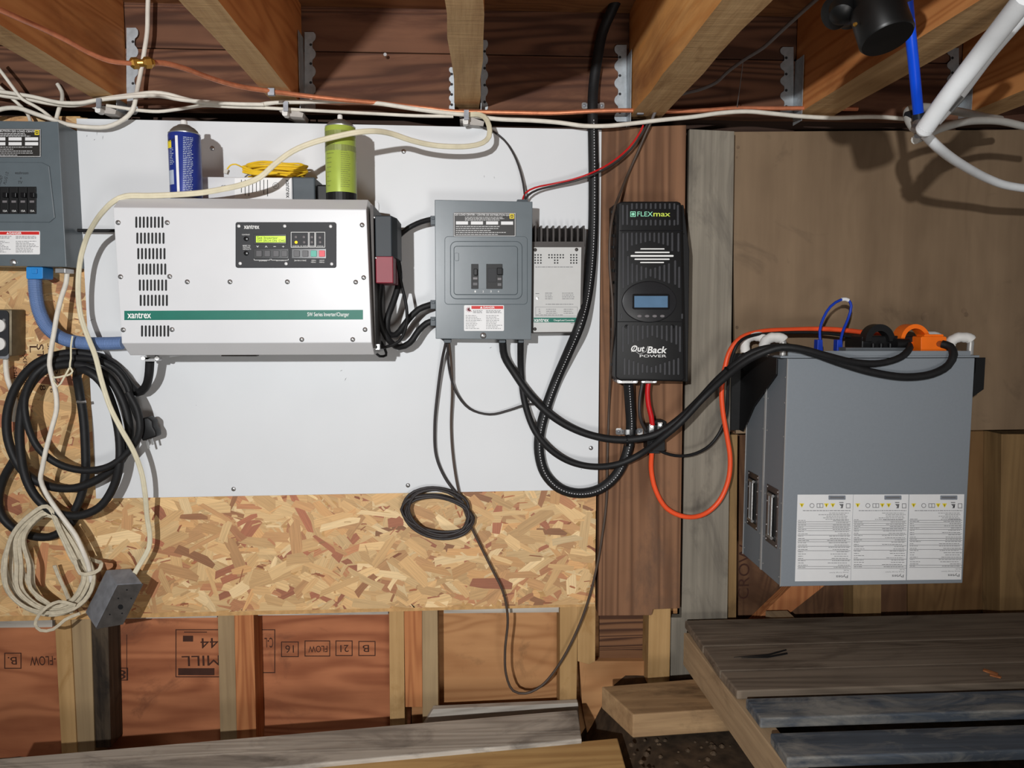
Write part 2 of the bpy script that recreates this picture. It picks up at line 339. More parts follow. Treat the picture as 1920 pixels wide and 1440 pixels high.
# joists
JX = [(194, 240, 'left', 'JOIST'), (520, 569, 'second from the left, above the inverter', 0), (853, 899, 0, 0), (1178, 1236, 0, 0), (1490, 1561, 0, 0), (1800, 1862, 0, 0)]
JL = ['sawn ceiling joist at far left above the copper pipe with brass fitting',
      'ceiling joist above the inverter with its clipped copper pipe',
      'rough pale ceiling joist in the middle with notched edge, seen straight from below',
      'ceiling joist above the brown post and black solar charge controller',
      'wide ceiling joist behind the black pipe fitting and blue pipe',
      'ceiling joist at far right behind the white pipe']
JR = {}
DROP = [0, 0, 0, .018, .004, 0]
for i, (a, b_, _, _) in enumerate(JX):
    x0 = P(a, 205, 0.03).x; x1 = P(b_, 205, 0.03).x; JR[i] = (x0, x1)
    mb = MB()
    n = 26; pts = []                                   # slightly uneven sawn edges
    rough = 0.004 if i in (2, 3) else 0.0015
    ys = [0.03 - 3.0 * k / n for k in range(n + 1)]
    vs = []
    for y in ys:
        ja = random.uniform(-rough, rough); jb = random.uniform(-rough, rough)
        vs += [(x0 + ja, y, ZJ - DROP[i] + abs(ja) * 0.4), (x1 + jb, y, ZJ - DROP[i] + abs(jb) * 0.4), (x1, y, ZS), (x0, y, ZS)]
    fs = [(0, 1, 2, 3), tuple(4 * n + k for k in (3, 2, 1, 0))]
    for k in range(n):
        for q in range(4): fs.append((4 * k + q, 4 * k + (q + 1) % 4, 4 * k + 4 + (q + 1) % 4, 4 * k + 4 + q))
    mb.add(vs, fs)
    jo = obj('ceiling_joist', mb, [JOIST if i in (2, 3) else JOIST_RED, JOIST_EDGE], label=JL[i], cat='joist')
    for p in jo.data.polygons:
        if p.normal.z < -0.7: p.material_index = 1
# joist hangers: scalloped flange flat on the rim board, pierced
def hanger(px_in, px_out, y0, y1, label, shoe=None):
    Yh = 0.029; t = thing('joist_hanger', label, 'hanger', P((px_in + px_out) / 2, y1, Yh))
    n = 40; pts = [(px_in, y0), ]
    s = 1 if px_out > px_in else -1; wd = abs(px_out - px_in)
    for k in range(n + 1):
        y = y0 + (y1 - y0) * k / n
        pts.append((px_in + s * wd * (0.80 + 0.20 * (1 if math.sin(k / n * 4.5 * 2 * math.pi) > -0.2 else -0.6) * abs(math.sin(k / n * 4.5 * 2 * math.pi)) ** 0.5), y))
    pts.append((px_in, y1))
    obj('flange', MB().poly(pts, Yh - 0.0015, Yh), GALV, t)
    for k in range(4): obj('nail_hole', MB().ell(px_in + s * wd * 0.55, y0 + (y1 - y0) * (0.16 + 0.24 * k), 2.6, 2.6, Yh - 0.0019, Yh - 0.0012, 12), DARKPRINT, t)
    xj = P(px_in, y1, Yh).x; za = P(0, y0, Yh).z; zb = P(0, y1, Yh).z
    obj('side_plate', MB().box(min(xj, xj + s * 0.0012), max(xj, xj + s * 0.0012), Yh - 0.05, Yh, zb, za), GALV, t)
    return t
hanger(237, 259, 52, 215, 'zinc joist hanger behind the brass pipe fitting')
hanger(571, 592, 60, 208, 'dim joist hanger beside the second joist, left of the nail in the rim board')
hanger(853, 842, 126, 206, 'bright joist hanger flange at the left side of the middle joist')
hanger(901, 915, 75, 207, 'shadowed joist hanger at the right side of the middle joist')
hanger(1175, 1152, 84, 228, 'bright joist hanger beside the black conduit and pipe strap')
hanger(1488, 1463, 88, 215, 'shadowed joist hanger left of the wide joist on the right')
hanger(1798, 1776, 90, 206, 'dark joist hanger behind the upright blue pipe')
nl = MB().lathe(P(722, 102, 0.0), (0, 1, 0), [(0, 0.004), (0.002, 0.004), (0.0021, 0.0016), (0.04, 0.0016)], 12)
obj('nail', nl, STEEL, smooth=True, label='bright nail sticking out of the rim board between two joists', cat='nail')

# ---------------------------------------------------------------- wall sheets
# strand board: a sheet whose face is pressed wood strands
def strand_board():
    Yb = 0.011
    t = thing('strand_board', 'oriented strand board sheet behind the white panel on the left', 'board', P(500, 1150, Yb))
    obj('sheet', MB().poly([(-120, 218), (150, 218), (152, 244), (1120, 262), (1116, 1137), (-120, 1168)], Yb + 0.0012, Yb + 0.0118), plain('osb_ground', (186, 146, 96), 0.8, var=0.2, scale=60), t)
    mt, nt, b, N, L = base('wood_strands'); b.inputs['Roughness'].default_value = 0.6
    at = N('ShaderNodeAttribute'); at.attribute_name = 'strand'; tc = N('ShaderNodeTexCoord'); mp = N('ShaderNodeMapping'); mp.inputs['Scale'].default_value = (14, 380, 1)
    L(tc.outputs['UV'], mp.inputs['Vector']); no = N('ShaderNodeTexNoise'); no.inputs['Scale'].default_value = 1; no.inputs['Detail'].default_value = 3
    L(mp.outputs[0], no.inputs['Vector']); mr = N('ShaderNodeMapRange'); mr.inputs['From Min'].default_value = 0.3; mr.inputs['From Max'].default_value = 0.7; mr.inputs['To Min'].default_value = 0.80; mr.inputs['To Max'].default_value = 1.08
    L(no.outputs['Fac'], mr.inputs['Value']); vm = N('ShaderNodeVectorMath'); vm.operation = 'SCALE'; L(at.outputs['Color'], vm.inputs[0]); L(mr.outputs[0], vm.inputs['Scale'])
    L(vm.outputs[0], b.inputs['Base Color'])
    tones = [((216, 180, 128), 30), ((206, 166, 114), 28), ((224, 194, 146), 14), ((194, 148, 100), 14), ((184, 128, 88), 8), ((168, 106, 76), 5), ((208, 160, 106), 10), ((150, 104, 70), 3)]
    bag = [c for c, n_ in tones for _ in range(n_)]
    vs = []; fs = []; cols = []; uvs = []
    def flake(px, py, k, small):
        c = P(px, py, Yb); L_ = random.uniform(0.04, 0.115) if not small else random.uniform(0.012, 0.04); W_ = random.uniform(0.010, 0.034) if not small else random.uniform(0.002, 0.007)
        a = random.gauss(0, 0.55) if random.random() < 0.75 else random.uniform(0, math.pi)
        y = Yb + 0.0011 - k * 2.0e-7
        n0 = len(vs); sh = random.uniform(-0.3, 0.3) * W_
        loc = [(-L_ / 2, -W_ / 2 + sh), (-L_ / 6, -W_ / 2 * random.uniform(0.85, 1.1)), (L_ / 2 * random.uniform(0.8, 1), -W_ / 2), (L_ / 2, W_ / 2 * random.uniform(-0.4, 0.7)), (L_ / 4, W_ / 2), (-L_ / 2 * random.uniform(0.75, 1), W_ / 2 * random.uniform(0.6, 1))]
        u0 = random.uniform(0, 50); v0 = random.uniform(0, 50)
        pts_ = []
        for u, v in loc:
            pts_.append((c.x + u * math.cos(a) - v * math.sin(a), y, c.z + u * math.sin(a) + v * math.cos(a)))
        q0 = P(-110, 215, Yb); 
        xm = P(1117, 1000, Yb).x; zb = P(500, 1147, Yb).z + 0.0022
        if any(p[0] > xm or p[2] < zb for p in pts_): 
            if any(p[0] > xm + 0.02 or p[2] < zb - 0.02 for p in pts_): return
            pts_ = [(min(p[0], xm), p[1], max(p[2], zb)) for p in pts_]
        zt0 = P(60, 219, Yb).z; pts_ = [(p[0], p[1], min(p[2], zt0)) for p in pts_]
        if c.x > P(140, 300, Yb).x and any(p[2] > P(300, 262, Yb).z for p in pts_): return
        vs.extend(pts_); fs.append(tuple(range(n0, n0 + 6)))
        cc = random.choice(bag if not small else bag + [(168, 104, 66), (146, 88, 56), (206, 168, 112), (226, 196, 144)] * 9); f_ = random.uniform(0.9, 1.06)
        cols.append(srgb(tuple(min(255, q * f_) for q in cc))); uvs.append([(u + u0, v + v0) for u, v in loc])
    k = 0
    for n_, reg in ((2700, (-40, 1120, 905, 1165)), (2000, (-40, 200, 480, 950)), (200, (-40, 145, 225, 260))):
        for i in range(n_):
            flake(random.uniform(reg[0], reg[1]), random.uniform(reg[2], reg[3]), k, i % 10 > 5); k += 1
    me = bpy.data.meshes.new('strands'); og = ORG[t]; me.from_pydata([Vector(v) - og for v in vs], [], fs)
    ca = me.color_attributes.new('strand', 'FLOAT_COLOR', 'CORNER'); uv = me.uv_layers.new(name='UVMap')
    for p in me.polygons:
        for j, li in enumerate(p.loop_indices):
            ca.data[li].color = cols[p.index]; uv.data[li].uv = uvs[p.index][j]
    me.materials.append(mt); o = bpy.data.objects.new('strand_face', me); COL.objects.link(o); o.parent = t; o['kind'] = 'stuff'
    # factory stamps printed sideways on the left part
    mbt = MB()
    for s, x, y, h, wd in (('STR', 76, 668, 12, 44), ('L', 62, 655, 12, 12), ('SPAN 32/16', 95, 690, 7, 90), ('EXPOSURE 1', 48, 700, 7, 80), ('8', 80, 727, 10, 10), ('MILL 401', 30, 720, 6, 60), ('PS 2', 108, 700, 8, 40)):
        tm = text_mesh(s, x - wd / 2, x + wd / 2, y, h, Yb - 0.0006, -90); mbt.add(tm.v, tm.f)
    obj('stamp', mbt, INK, t, label='dark printed stamps')
    return t
strand_board()
# white panel
t = thing('white_board', 'large white wall board fixed over the strand board behind the inverter', 'board', P(640, 925, 0))
obj('board', MB().poly([(143, 222), (1128, 243), (1121, 918), (180, 935)], 0.0, 0.0098), WHITE_BOARD, t, bevel=0.0006)
mbk = MB()
for x, y, l_, a in ((163, 255, 4, 80), (182, 250, 8, 85), (193, 258, 7, 80), (177, 262, 3, 60), (172, 600, 12, 20), (648, 711, 8, 60), (908, 331, 5, 90), (927, 333, 5, 95), (368, 760, 2, 0), (640, 695, 5, 30), (1090, 880, 3, 40), (920, 652, 6, 30), (770, 545, 3, 0)):
    p = P(x, y, -0.0002); dx = m(l_ / 2) * math.cos(math.radians(a)); dz = m(l_ / 2) * math.sin(math.radians(a)); wv = 0.0006
    mbk.prism([(p.x - dx, -0.0002, p.z - dz), (p.x - dz * 0.1 + wv, -0.0002, p.z), (p.x + dx, -0.0002, p.z + dz), (p.x - wv, -0.0002, p.z + wv)], (0, 0.0002, 0))
obj('scuff_mark', mbk, DARKPRINT, t)
for x, y, l_ in ((438, 917, 'screw at the lower edge of the white panel near the black cable coil'), (765, 910, 'screw at the lower edge of the white panel above the small wire coil'), (398, 278, 'screw in the white panel right of the blue spray can'), (757, 284, 'screw in the white panel right of the lime spray can'), (1108, 840, 'screw in the white panel beside the brown post')):
    s = thing('screw', l_, 'screw', P(x, y, 0))
    obj('head', MB().lathe(P(x, y, 0.0), (0, -1, 0), [(0, m(4.4)), (0.0015, m(4.0)), (0.003, m(2.2)), (0.0033, m(0.6))], 16), STEEL, s, smooth=True)
    p = P(x, y, -0.0034); obj('slot', MB().box(p.x - 0.0022, p.x + 0.0022, p.y - 0.0002, p.y + 0.001, p.z - 0.0005, p.z + 0.0005), DARKPRINT, s)
# post, weathered board, tan plywood
obj('timber_post', MB().poly([(1128, 240), (1287, 234), (1275, 1141), (1225, 1143), (1222, 1154), (1122, 1155)], 0.001, 0.12), POST, bevel=0.002, label='brown timber post behind the black solar charge controller', cat='post')
obj('weathered_board', MB().poly([(1293, 242), (1377, 246), (1362, 1280), (1252, 1280), (1254, 1158), (1278, 1158)], 0.05, 0.075), GREYWOOD_V, bevel=0.001, label='tall grey weathered board between the post and the tan plywood', cat='board')
obj('plywood_sheet', MB().poly([(1372, 247), (2080, 242), (2080, 803), (1380, 813)], 0.100, 0.112), PLY_TAN, bevel=0.0008, label='tan plywood sheet on the wall above and behind the battery', cat='plywood')
mbk = MB()
for x, y, r in ((1384, 276, 3), (1382, 295, 2), (1382, 614, 3), (1735, 594, 8), (1808, 583, 5), (1812, 590, 4)): mbk.ell(x, y, r, r * 1.1, 0.0994, 0.100, 12)
obj('knot_spots', mbk, plain('knot_brown', (112, 92, 72), 0.7, var=0.3), label='small brown knots on the tan plywood', cat='knot').parent = bpy.data.objects['plywood_sheet']
kn = bpy.data.objects['knot_spots']; kn.location = kn.location - bpy.data.objects['plywood_sheet'].location; del kn['category']; kn.name = 'knot'
# lower bays, left to right
def sheet(x0, y0, x1, y1, Y, mat, label): return obj('plywood_backing', MB().rect(x0, y0, x1, y1, Y, Y + 0.012), mat, label=label, cat='plywood')
pb1 = sheet(-140, 1100, 160, 1560, 0.10, PLY_RED, 'red-brown plywood stamped B FLOW at lower left below the cream cord coil')
pb2 = sheet(162, 1100, 445, 1530, 0.10, PLY_RED, 'red-brown plywood with the large 44 stamp below the strand board')
pb3 = sheet(447, 1100, 770, 1500, 0.10, PLY_RED, 'red-brown plywood with the row of boxed stamps below the strand board')
pb4 = sheet(772, 1100, 1100, 1500, 0.10, PLY_LIGHT, 'light plywood below the strand board behind the hanging brown wire loop')
pb5 = sheet(1102, 1100, 1270, 1500, 0.10, PLY_LIGHT, 'plywood below the foot of the brown post')
obj('dark_batten', MB().rect(1124, 1150, 1216, 1236, 0.09, 0.099), wood('rim_strip', (120, 84, 58), (70, 44, 30), 0, 14, 1.0, ring=0.6, ringf=(0.5, 16)), label='dark striped board end under the foot of the post', cat='board')
def stamp(parent, s, x0, x1, yc, h, box=None, Y=0.0992, rot=180):
    tm = text_mesh(s, x0, x1, yc, h, Y, rot)
    if box: tm.ring(*box, 1.6, Y, Y + 0.0004)
    return obj('stamp', tm, INK, parent)
stamp(pb1, 'B.', 15, 31, 1239, 15, (8, 1224, 40, 1254)); stamp(pb1, '-FLOW', 57, 104, 1239, 18)
for r_ in ((334, 1253, 402, 1266), (343, 1192, 362, 1203), (209, 1190, 210.4, 1219), (237, 1190, 238.2, 1276), (345, 1184.5, 388, 1186)): obj('stamp', MB().rect(*r_, .0992, .0996), INK, pb2)
stamp(pb2, '44', 376, 409, 1206, 20); stamp(pb2, 'MILL', 341, 412, 1239, 20, (329, 1180, 470, 1270)); stamp(pb2, '8', 216, 236, 1265, 18, (210, 1252, 240, 1276)); stamp(pb2, '2 B', 212, 222, 1206, 26, None)
stamp(pb3, '16', 535, 551, 1217, 15, (527, 1203, 560, 1232)); stamp(pb3, 'FLOW', 578, 614, 1217, 13, (571, 1201, 619, 1231)); stamp(pb3, '21', 638, 654, 1216, 14, (629, 1201, 661, 1230)); stamp(pb3, 'B', 680, 692, 1216, 14, (672, 1202, 704, 1230)); stamp(pb3, 'C-L', 496, 512, 1205, 20, (470, 1180, 516, 1262))
# studs
def stud(x0, x1, x2, x3, mat, label, y0=1100, y1=1480, Y=0.025, dep=0.074):
    return obj('wall_stud', MB().poly([(x0, y0), (x1, y0), (x3, y1), (x2, y1)], Y, Y + dep), mat, bevel=0.0012, label=label, cat='stud')
stud(99, 129, 119, 148, STUD_Y, 'yellow stud with small arrow mark below the cream cord coil')
stud(130, 168, 146, 180, STUD_G, 'brown stud squeezed between the yellow stud and the blackened stud', Y=0.03, dep=0.069)
stud(168, 201, 180, 208, STUD_D, 'blackened rough stud below the hanging grey metal box', Y=0.034, dep=0.065, y1=1402)
stud(407, 438, 415, 446, STUD_G, 'grey-tan stud right of the 44 stamp')
stud(438, 474, 446, 483, STUD_R, 'orange-brown stud right of the grey-tan stud')
stud(729, 757, 732, 760, STUD_Y, 'bright yellow stud right of the row of boxed stamps')
stud(757, 791, 760, 792, STUD_R, 'red-brown stud with broken foot between yellow and tan studs', y1=1326)
stud(791, 820, 793, 823, STUD_G, 'tan stud left of the light plywood bay')
stud(1050, 1084, 1049, 1079, STUD_Y, 'yellow stud with dark stained foot right of the light plywood bay')
stud(1217, 1258, 1211, 1252, STUD_Y, 'yellow stud below the foot of the brown post', y0=1130)
def strip(x0, y0, x1, y1, label): return obj('grey_batten', MB().poly([(x0, y0), (x1, y0 - 2), (x1, y1 - 2), (x0, y1)], 0.05, 0.098), GREYWOOD_H, label=label, cat='batten')
strip(-100, 1140, 98, 1178, 'grey batten under the strand board at far left behind the cord coil'); strip(236, 1144, 407, 1160, 'grey batten under the strand board above the 44 stamp')
strip(484, 1142, 728, 1154, 'grey batten under the strand board above the boxed stamps'); strip(832, 1137, 1049, 1150, 'grey batten above the light plywood bay')
obj('broken_strip', MB().poly([(1083, 1120), (1117, 1120), (1116, 1240), (1105, 1246), (1083, 1240)], 0.0232, 0.05), STUD_Y, bevel=0.001, label='short pale strip with a broken lower end left of the post foot', cat='strip')
obj('sill_plate', MB().poly([(812, 1330), (1084, 1318), (1090, 1400), (770, 1400)], 0.0, 0.02), GREYWOOD_H, bevel=0.002, label='grey sill plate on the ground below the light plywood bay', cat='board')
obj('foot_board', MB().poly([(1086, 1240), (1212, 1240), (1300, 1275), (1300, 1390), (1104, 1390), (1092, 1330)], 0.070, 0.098), PLY_LIGHT, bevel=0.002, label='light brown board end standing behind the loose beam block', cat='board')
# right lower framing
pd1 = obj('plywood_backing', MB().rect(1340, 790, 1700, 1240, 0.19, 0.202), PLY_DARK, label='dark plywood behind the battery with the sideways CROW print', cat='plywood')
pd2 = obj('plywood_backing', MB().rect(1702, 790, 2100, 1240, 0.19, 0.202), PLY_YEL, label='brown plywood right of the battery below the tan sheet', cat='plywood')
obj('stamp', text_mesh('CROW', 1340, 1450, 1072, 22, 0.1892, 90), INK, pd1)
stud(1366, 1383, 1363, 1380, STUD_YD, 'thin upright stud between weathered board and dark plywood', y0=815, y1=1220, Y=0.09, dep=0.098)
stud(1600, 1653, 1600, 1652, STUD_YD, 'yellow stud seen below the battery', y0=1000, y1=1220, Y=0.13, dep=0.058)
stud(1878, 1950, 1874, 1950, STUD_YD, 'yellow stud at the right edge beside the battery', y0=814, y1=1220, Y=0.115, dep=0.073)
obj('diagonal_brace', MB().poly([(1380, 1200), (1458, 1168), (1620, 1040), (1560, 1025)], 0.135, 0.17), STUD_R, bevel=0.001, label='slanting brown brace below the battery', cat='brace')
# ---------------------------------------------------------------- planks, bench, block
ZB = CZ - 0.78
t = thing('plank_bench', 'rough plank bench in the lower right corner below the battery', 'bench', (1.2, -0.2, 0))
def lev(px, py, z):                                       # world XY of a pixel on a level plane (z relative to camera height)
    d = _R @ Vector(((px - 960) / F, (720 - py) / F, -1)); k = z / d.z; return (d.x * k, -D + d.y * k)
def slab(pts, z1, th): return MB().prism([Vector((x, y, z1)) for x, y in pts], (0, 0, -th))
def plank(name, pb, pf, th, mat, lab=None, z=-0.78):
    a_ = lev(*pb, z); f_ = lev(*pf, z)
    return obj(name, slab([a_, (2.3, a_[1] + .01), (2.3, f_[1] + .01), f_], CZ + z, th), mat, t, lab, bevel=0.003)
plank('deck_board', (1284, 1163), (1318, 1211), 0.02, BENCH)
plank('deck_board', (1319, 1212), (1350, 1257), 0.02, BENCH)
plank('deck_board', (1351, 1258.5), (1382, 1295), 0.02, BENCH)
plank('deck_board', (1398, 1309), (1426, 1347), 0.021, BLUEWOOD, 'blue-stained deck board')
plank('deck_board', (1444, 1374), (1476, 1421), 0.021, BLUEWOOD, 'blue-stained front deck board')
plank('deck_board', (1500, 1460), (1530, 1520), 0.021, BENCH)
a_ = lev(1282, 1186, -.801); b_ = lev(1473, 1437, -.801); e_ = (a_[0] + (b_[0] - a_[0]) * 1.8, a_[1] + (b_[1] - a_[1]) * 1.8)
obj('side_beam', slab([a_, (a_[0] + .04, a_[1]), (e_[0] + .04, e_[1]), e_], CZ - .8012, 0.085), BEAM, t, bevel=0.002)
obj('back_beam', MB().box(0.60, 2.3, 0.0, 0.04, ZB - 0.105, ZB - 0.0205), BEAM, t)
for x, y in ((0.66, -0.72), (2.2, -0.72), (2.2, -0.04), (0.80, 0.042)):
    obj('leg', MB().box(x, x + 0.06, y, y + 0.05, 0.19, ZB - 0.0215), BEAM, t)
def on_deck(pp, h=0.0008): return [Vector((*lev(x, y, -.78 + h), ZB + h)) for x, y in pp]
mbk = MB()
for pp in ([(1376, 1232), (1440, 1226), (1474, 1217), (1475, 1219), (1441, 1229)], [(1390, 1233), (1440, 1230), (1476, 1223), (1477, 1226), (1440, 1233)]):
    mbk.prism(on_deck(pp, 0.0012), (0, 0, -0.0010))
obj('dark_twig', mbk, BLACK_RUB, label='thin dark forked twig lying on the back deck boards', cat='twig')
mbk = MB().prism(on_deck([(1845, 1253), (1872, 1262), (1870, 1266), (1843, 1256)], 0.003), (0, 0, -0.0028)); mbk.prism(on_deck([(1855, 1262), (1878, 1268), (1876, 1270), (1856, 1265)], 0.003), (0, 0, -0.0028))
obj('wood_splinter', mbk, STUD_R, label='small reddish wood splinters on the bench at the right', cat='splinter')
z1 = -0.965
a, b_, c_ = lev(-60, 1427, z1), lev(1083, 1330, z1), lev(1091, 1386, z1); d_ = (a[0] + c_[0] - b_[0], a[1] + c_[1] - b_[1])
obj('loose_plank', slab([a, b_, c_, d_], CZ + z1, 0.045), GREYWOOD_H, bevel=0.003, label='grey weathered plank lying along the foot of the wall', cat='plank')
z1 = -0.975
a, b_, c_ = lev(-60, 1502, z1), lev(1158, 1383, z1), lev(1182, 1470, z1); d_ = (a[0] + c_[0] - b_[0], a[1] + c_[1] - b_[1])
obj('loose_plank', slab([a, b_, c_, d_], CZ + z1, 0.044), YEL_PLANK, bevel=0.003, label='yellowish plank lying in front of the grey plank at the bottom edge', cat='plank')
z1 = -0.885
a, b_ = lev(1128, 1287, z1), lev(1187, 1340, z1)
obj('beam_block', slab([a, (a[0] + 0.6, a[1] + 0.065), (b_[0] + 0.6, b_[1] + 0.04), b_], CZ + z1, 0.055), BLOCK, bevel=0.003, label='thick loose beam block lying under the corner of the bench', cat='beam')
obj('support_block', MB().box(0.50, 0.60, -0.17, -0.08, 0.185, CZ - .885 - .0555), STUD_D, label='short dark packing block under the loose beam block', cat='block')
for x in (-0.75, 0.02):
    obj('sleeper', MB().box(x, x + .09, -0.42, -0.25, 0.0, CZ - 0.965 - .0455), STUD_D, label='dark sleeper on the dirt under the loose planks, %s one' % ('left' if x < -.5 else 'right'), cat='sleeper')
# crumbs and pebbles lying on the dirt
peb = MB()
for i in range(36):
    x, y = lev(random.uniform(1180, 1400), random.uniform(1385, 1445), -CZ + .195); r = random.uniform(0.002, 0.008)
    peb.lathe((x, y, 0.194), (random.uniform(-.3, .3), random.uniform(-.3, .3), 1), [(0, r), (r * 0.6, r * 0.8), (r, r * 0.2)], 6)
o = obj('gravel', peb, plain('gravel_tan', (78, 64, 50), 0.9, var=0.4), cat='gravel', label='loose crumbs and small stones on the dirt under the bench'); o['kind'] = 'stuff'
# ================================================================ inverter
YI = -0.23
t = thing('inverter', 'large white wall-mounted inverter with vent slots, black control panel and green stripe', 'inverter', P(460, 665, -0.12))
TLx, TRx, BLx, BRx = P(212, 391, YI).x, P(687, 391, YI).x, P(228, 643, YI).x, P(697, 643, YI).x
def xl(z): k = (z - P(0, 643, YI).z) / (P(0, 391, YI).z - P(0, 643, YI).z); return BLx + (TLx - BLx) * k, BRx + (TRx - BRx) * k
prof = [(0.0 - 0.001, P(450, 372.5, YI + 0.035).z), (YI + 0.035, P(450, 372.5, YI + 0.035).z), (YI, P(450, 391, YI).z), (YI, P(450, 643, YI).z), (YI + 0.035, P(450, 665.5, YI + 0.035).z), (-0.001, P(450, 665.5, YI + 0.035).z)]
vs = []; n = len(prof)
for sd in (0, 1):
    for y, z in prof: vs.append((xl(z)[sd], y, z))
obj('case', MB().add(vs, [tuple(range(n)), tuple(range(2 * n - 1, n - 1, -1))] + [(i, i + n, (i + 1) % n + n, (i + 1) % n) for i in range(n)]), ENAMEL, t, bevel=0.0015)
ZI = P(450, 372.5, YI + 0.035).z
sx = xl(ZI - .05)[1]
obj('side_panel', MB().box(sx + 0.0035, sx + 0.010, YI + 0.03, -0.002, P(0, 655, YI + .03).z, ZI - 0.012), HEATSINK, t, 'dark side panel')
fl = MB().rrect(660, 376, 710, 400, 8, -0.004, -0.001); fl.rrect(262, 664, 318, 670, 2, -0.09, -0.01)
obj('mounting_flange', fl, ENAMEL, t)
rows = [(406, 255.5), (436, 257.5), (465, 259.3), (494, 260.8), (524, 262.2), (552.5, 263.8), (610, 266.3)]
for y, x in rows:
    mb = MB()
    for k in range(8): mb.rrect(x + k * 7.0 - 1.9, y, x + k * 7.0 + 1.9, y + 21.3, 1.8, YI - 0.0003, YI + 0.0004, 3)
    obj('vent_slots', mb, BLACK, t, 'row of dark vertical vent slots')
for x, y in ((222, 417.5), (314, 417.5), (226.5, 519), (318.5, 518.5), (231.5, 618.5), (323, 618), (351.5, 528.5), (431.5, 528.5), (539, 528.5), (667, 529), (682, 520.5), (684.5, 618), (661.5, 636.5), (566, 636.5), (679, 422)):
    mb = MB().lathe(P(x, y, YI), (0, -1, 0), [(0, m(4.5, YI)), (0.002, m(4.3, YI)), (0.0035, m(2.6, YI)), (0.0037, m(0.4, YI))], 14)
    s = obj('screw', mb, STEEL, t, smooth=True); p = P(x, y, YI - 0.0038)
    a = random.uniform(0, 3); u = Vector((math.cos(a), 0, math.sin(a))) * 0.0036; v = Vector((-math.sin(a), 0, math.cos(a))) * 0.0006
    obj('slot', MB().prism([p + u + v, p + u - v, p - u - v, p - u + v], (0, 0.0012, 0)), HEATSINK, s)
stp = obj('green_stripe', MB().poly([(233, 582.8), (680.5, 581), (680.5, 599), (233, 600.2)], YI - 0.0005, YI + 0.0002), TEAL, t, 'green printed stripe')
text('xantrex', 240, 282, 591.5, 10.5, YI - 0.0008, WHITEPRINT, stp, w=0.012)
text('SW Series Inverter/Charger', 577.5, 653.5, 590.5, 9.5, YI - 0.0008, WHITEPRINT, stp, w=0.006)
# control panel
YP = YI - 0.004
cp = obj('control_panel', MB().rrect(441.5, 416.5, 630, 502, 4, YP, YI, 4), plain('charcoal_panel', (40, 41, 44), 0.55, var=0.05), t, 'black control panel', bevel=0.0005)
Yt = YP - 0.0003
text('xantrex', 458, 485.5, 425.5, 7, Yt, WHITEPRINT, cp, w=0.01)
for x, y in ((448, 424), (534, 424), (620, 424.5), (450.5, 494), (536.5, 494.5), (622, 495)):
    mb = MB().lathe(P(x, y, YP), (0, -1, 0), [(0, m(3.0, YP)), (0.001, m(2.9, YP)), (0.0018, m(1.4, YP)), (0.0019, m(.3, YP))], 12); obj('panel_screw', mb, SCREW_GLINT, cp, smooth=True)
obj('screen_bezel', MB().rect(475.5, 439, 537, 458, YP - 0.002, YP), BLACK_GLOSS, cp, bevel=0.0004)
sc = obj('screen', MB().rect(480, 442.5, 535.5, 454.5, YP - 0.0025, YP - 0.0018), LCD_GREEN, cp, 'lit yellow-green display')
text('Set Inverter', 483, 520, 445.8, 4.6, YP - 0.0027, DARKPRINT, cp); text('OFF SRCH ON  CHG', 483, 533.5, 451.3, 4.2, YP - 0.0027, DARKPRINT, cp)
for x0, x1 in ((475.5, 541), (547, 611.5)): obj('button_bezel', MB().rect(x0, 466.5, x1, 484.5, YP - 0.0015, YP), BLACK_GLOSS, cp, bevel=0.0003)
for x, mt in ((485.5, BLACK), (501.3, BLACK), (517.6, BLACK), (533.2, BLACK), (556.2, BLACK), (572.4, BLACK), (588, BUTTON_GREEN), (603.6, BUTTON_RED)):
    mb = MB().rrect(x - 5.6, 469.5, x + 5.6, 481.3, 1.2, YP - 0.003, YP - 0.0015, 2); b1 = obj('button', mb, plain('button_grey', (64, 62, 64), .4) if mt is BLACK else mt, cp, 'square push button', bevel=0.0006)
for pp in ((545.5, 435, 578.5, 464), (579.5, 435, 590.5, 464), (591.5, 435, 609.5, 464)): obj('outline', MB().ring(*pp, 0.8, Yt, YP), WHITEPRINT, cp)
for x, y, mt in ((555, 444.5, LED_OFF), (570, 444.5, LED_OFF), (555.3, 454.3, LED_AMBER), (570.5, 454.3, LED_OFF), (585, 444.8, LED_OFF), (585, 454.3, LED_OFF), (600, 445.5, LED_OFF), (600.5, 454.3, LED_OFF)):
    obj('indicator_light', MB().lathe(P(x, y, YP), (0, -1, 0), [(0, m(2.6, YP)), (0.0012, m(2.4, YP)), (0.002, m(1, YP))], 12), mt, cp, smooth=True)
for y in (448, 475): obj('knob', MB().lathe(P(462, y, YP), (0, -1, 0), [(0, m(4.4, YP)), (0.003, m(4.2, YP)), (0.0035, m(3, YP))], 16), BLACK_GLOSS, cp, smooth=True)
mb = MB(); small = [('CONTRAST', 454, 468, 440), ('RESET TO', 455.5, 469, 460.5), ('FACTORY', 456, 469, 463.7), ('DEFAULTS', 456, 470, 467), ('INVERTER', 549, 561, 461.5), ('AC INPUT', 563, 577, 461.5), ('ERROR', 581, 589, 461.5), ('STATUS', 595, 606, 461.5), ('SETUP MENU', 486, 500, 489), ('SETPOINTS', 518, 536, 488.5), ('MENU ITEM', 557, 571, 488.5), ('GEN', 584, 592, 488.2), ('MENU', 583.5, 592, 491.7), ('ON/OFF', 599, 608, 488.2), ('MENU', 599, 608, 491.7)]
for s_, x0, x1, y in small: q = text_mesh(s_, x0, x1, y, 2.1, Yt); mb.add(q.v, q.f)
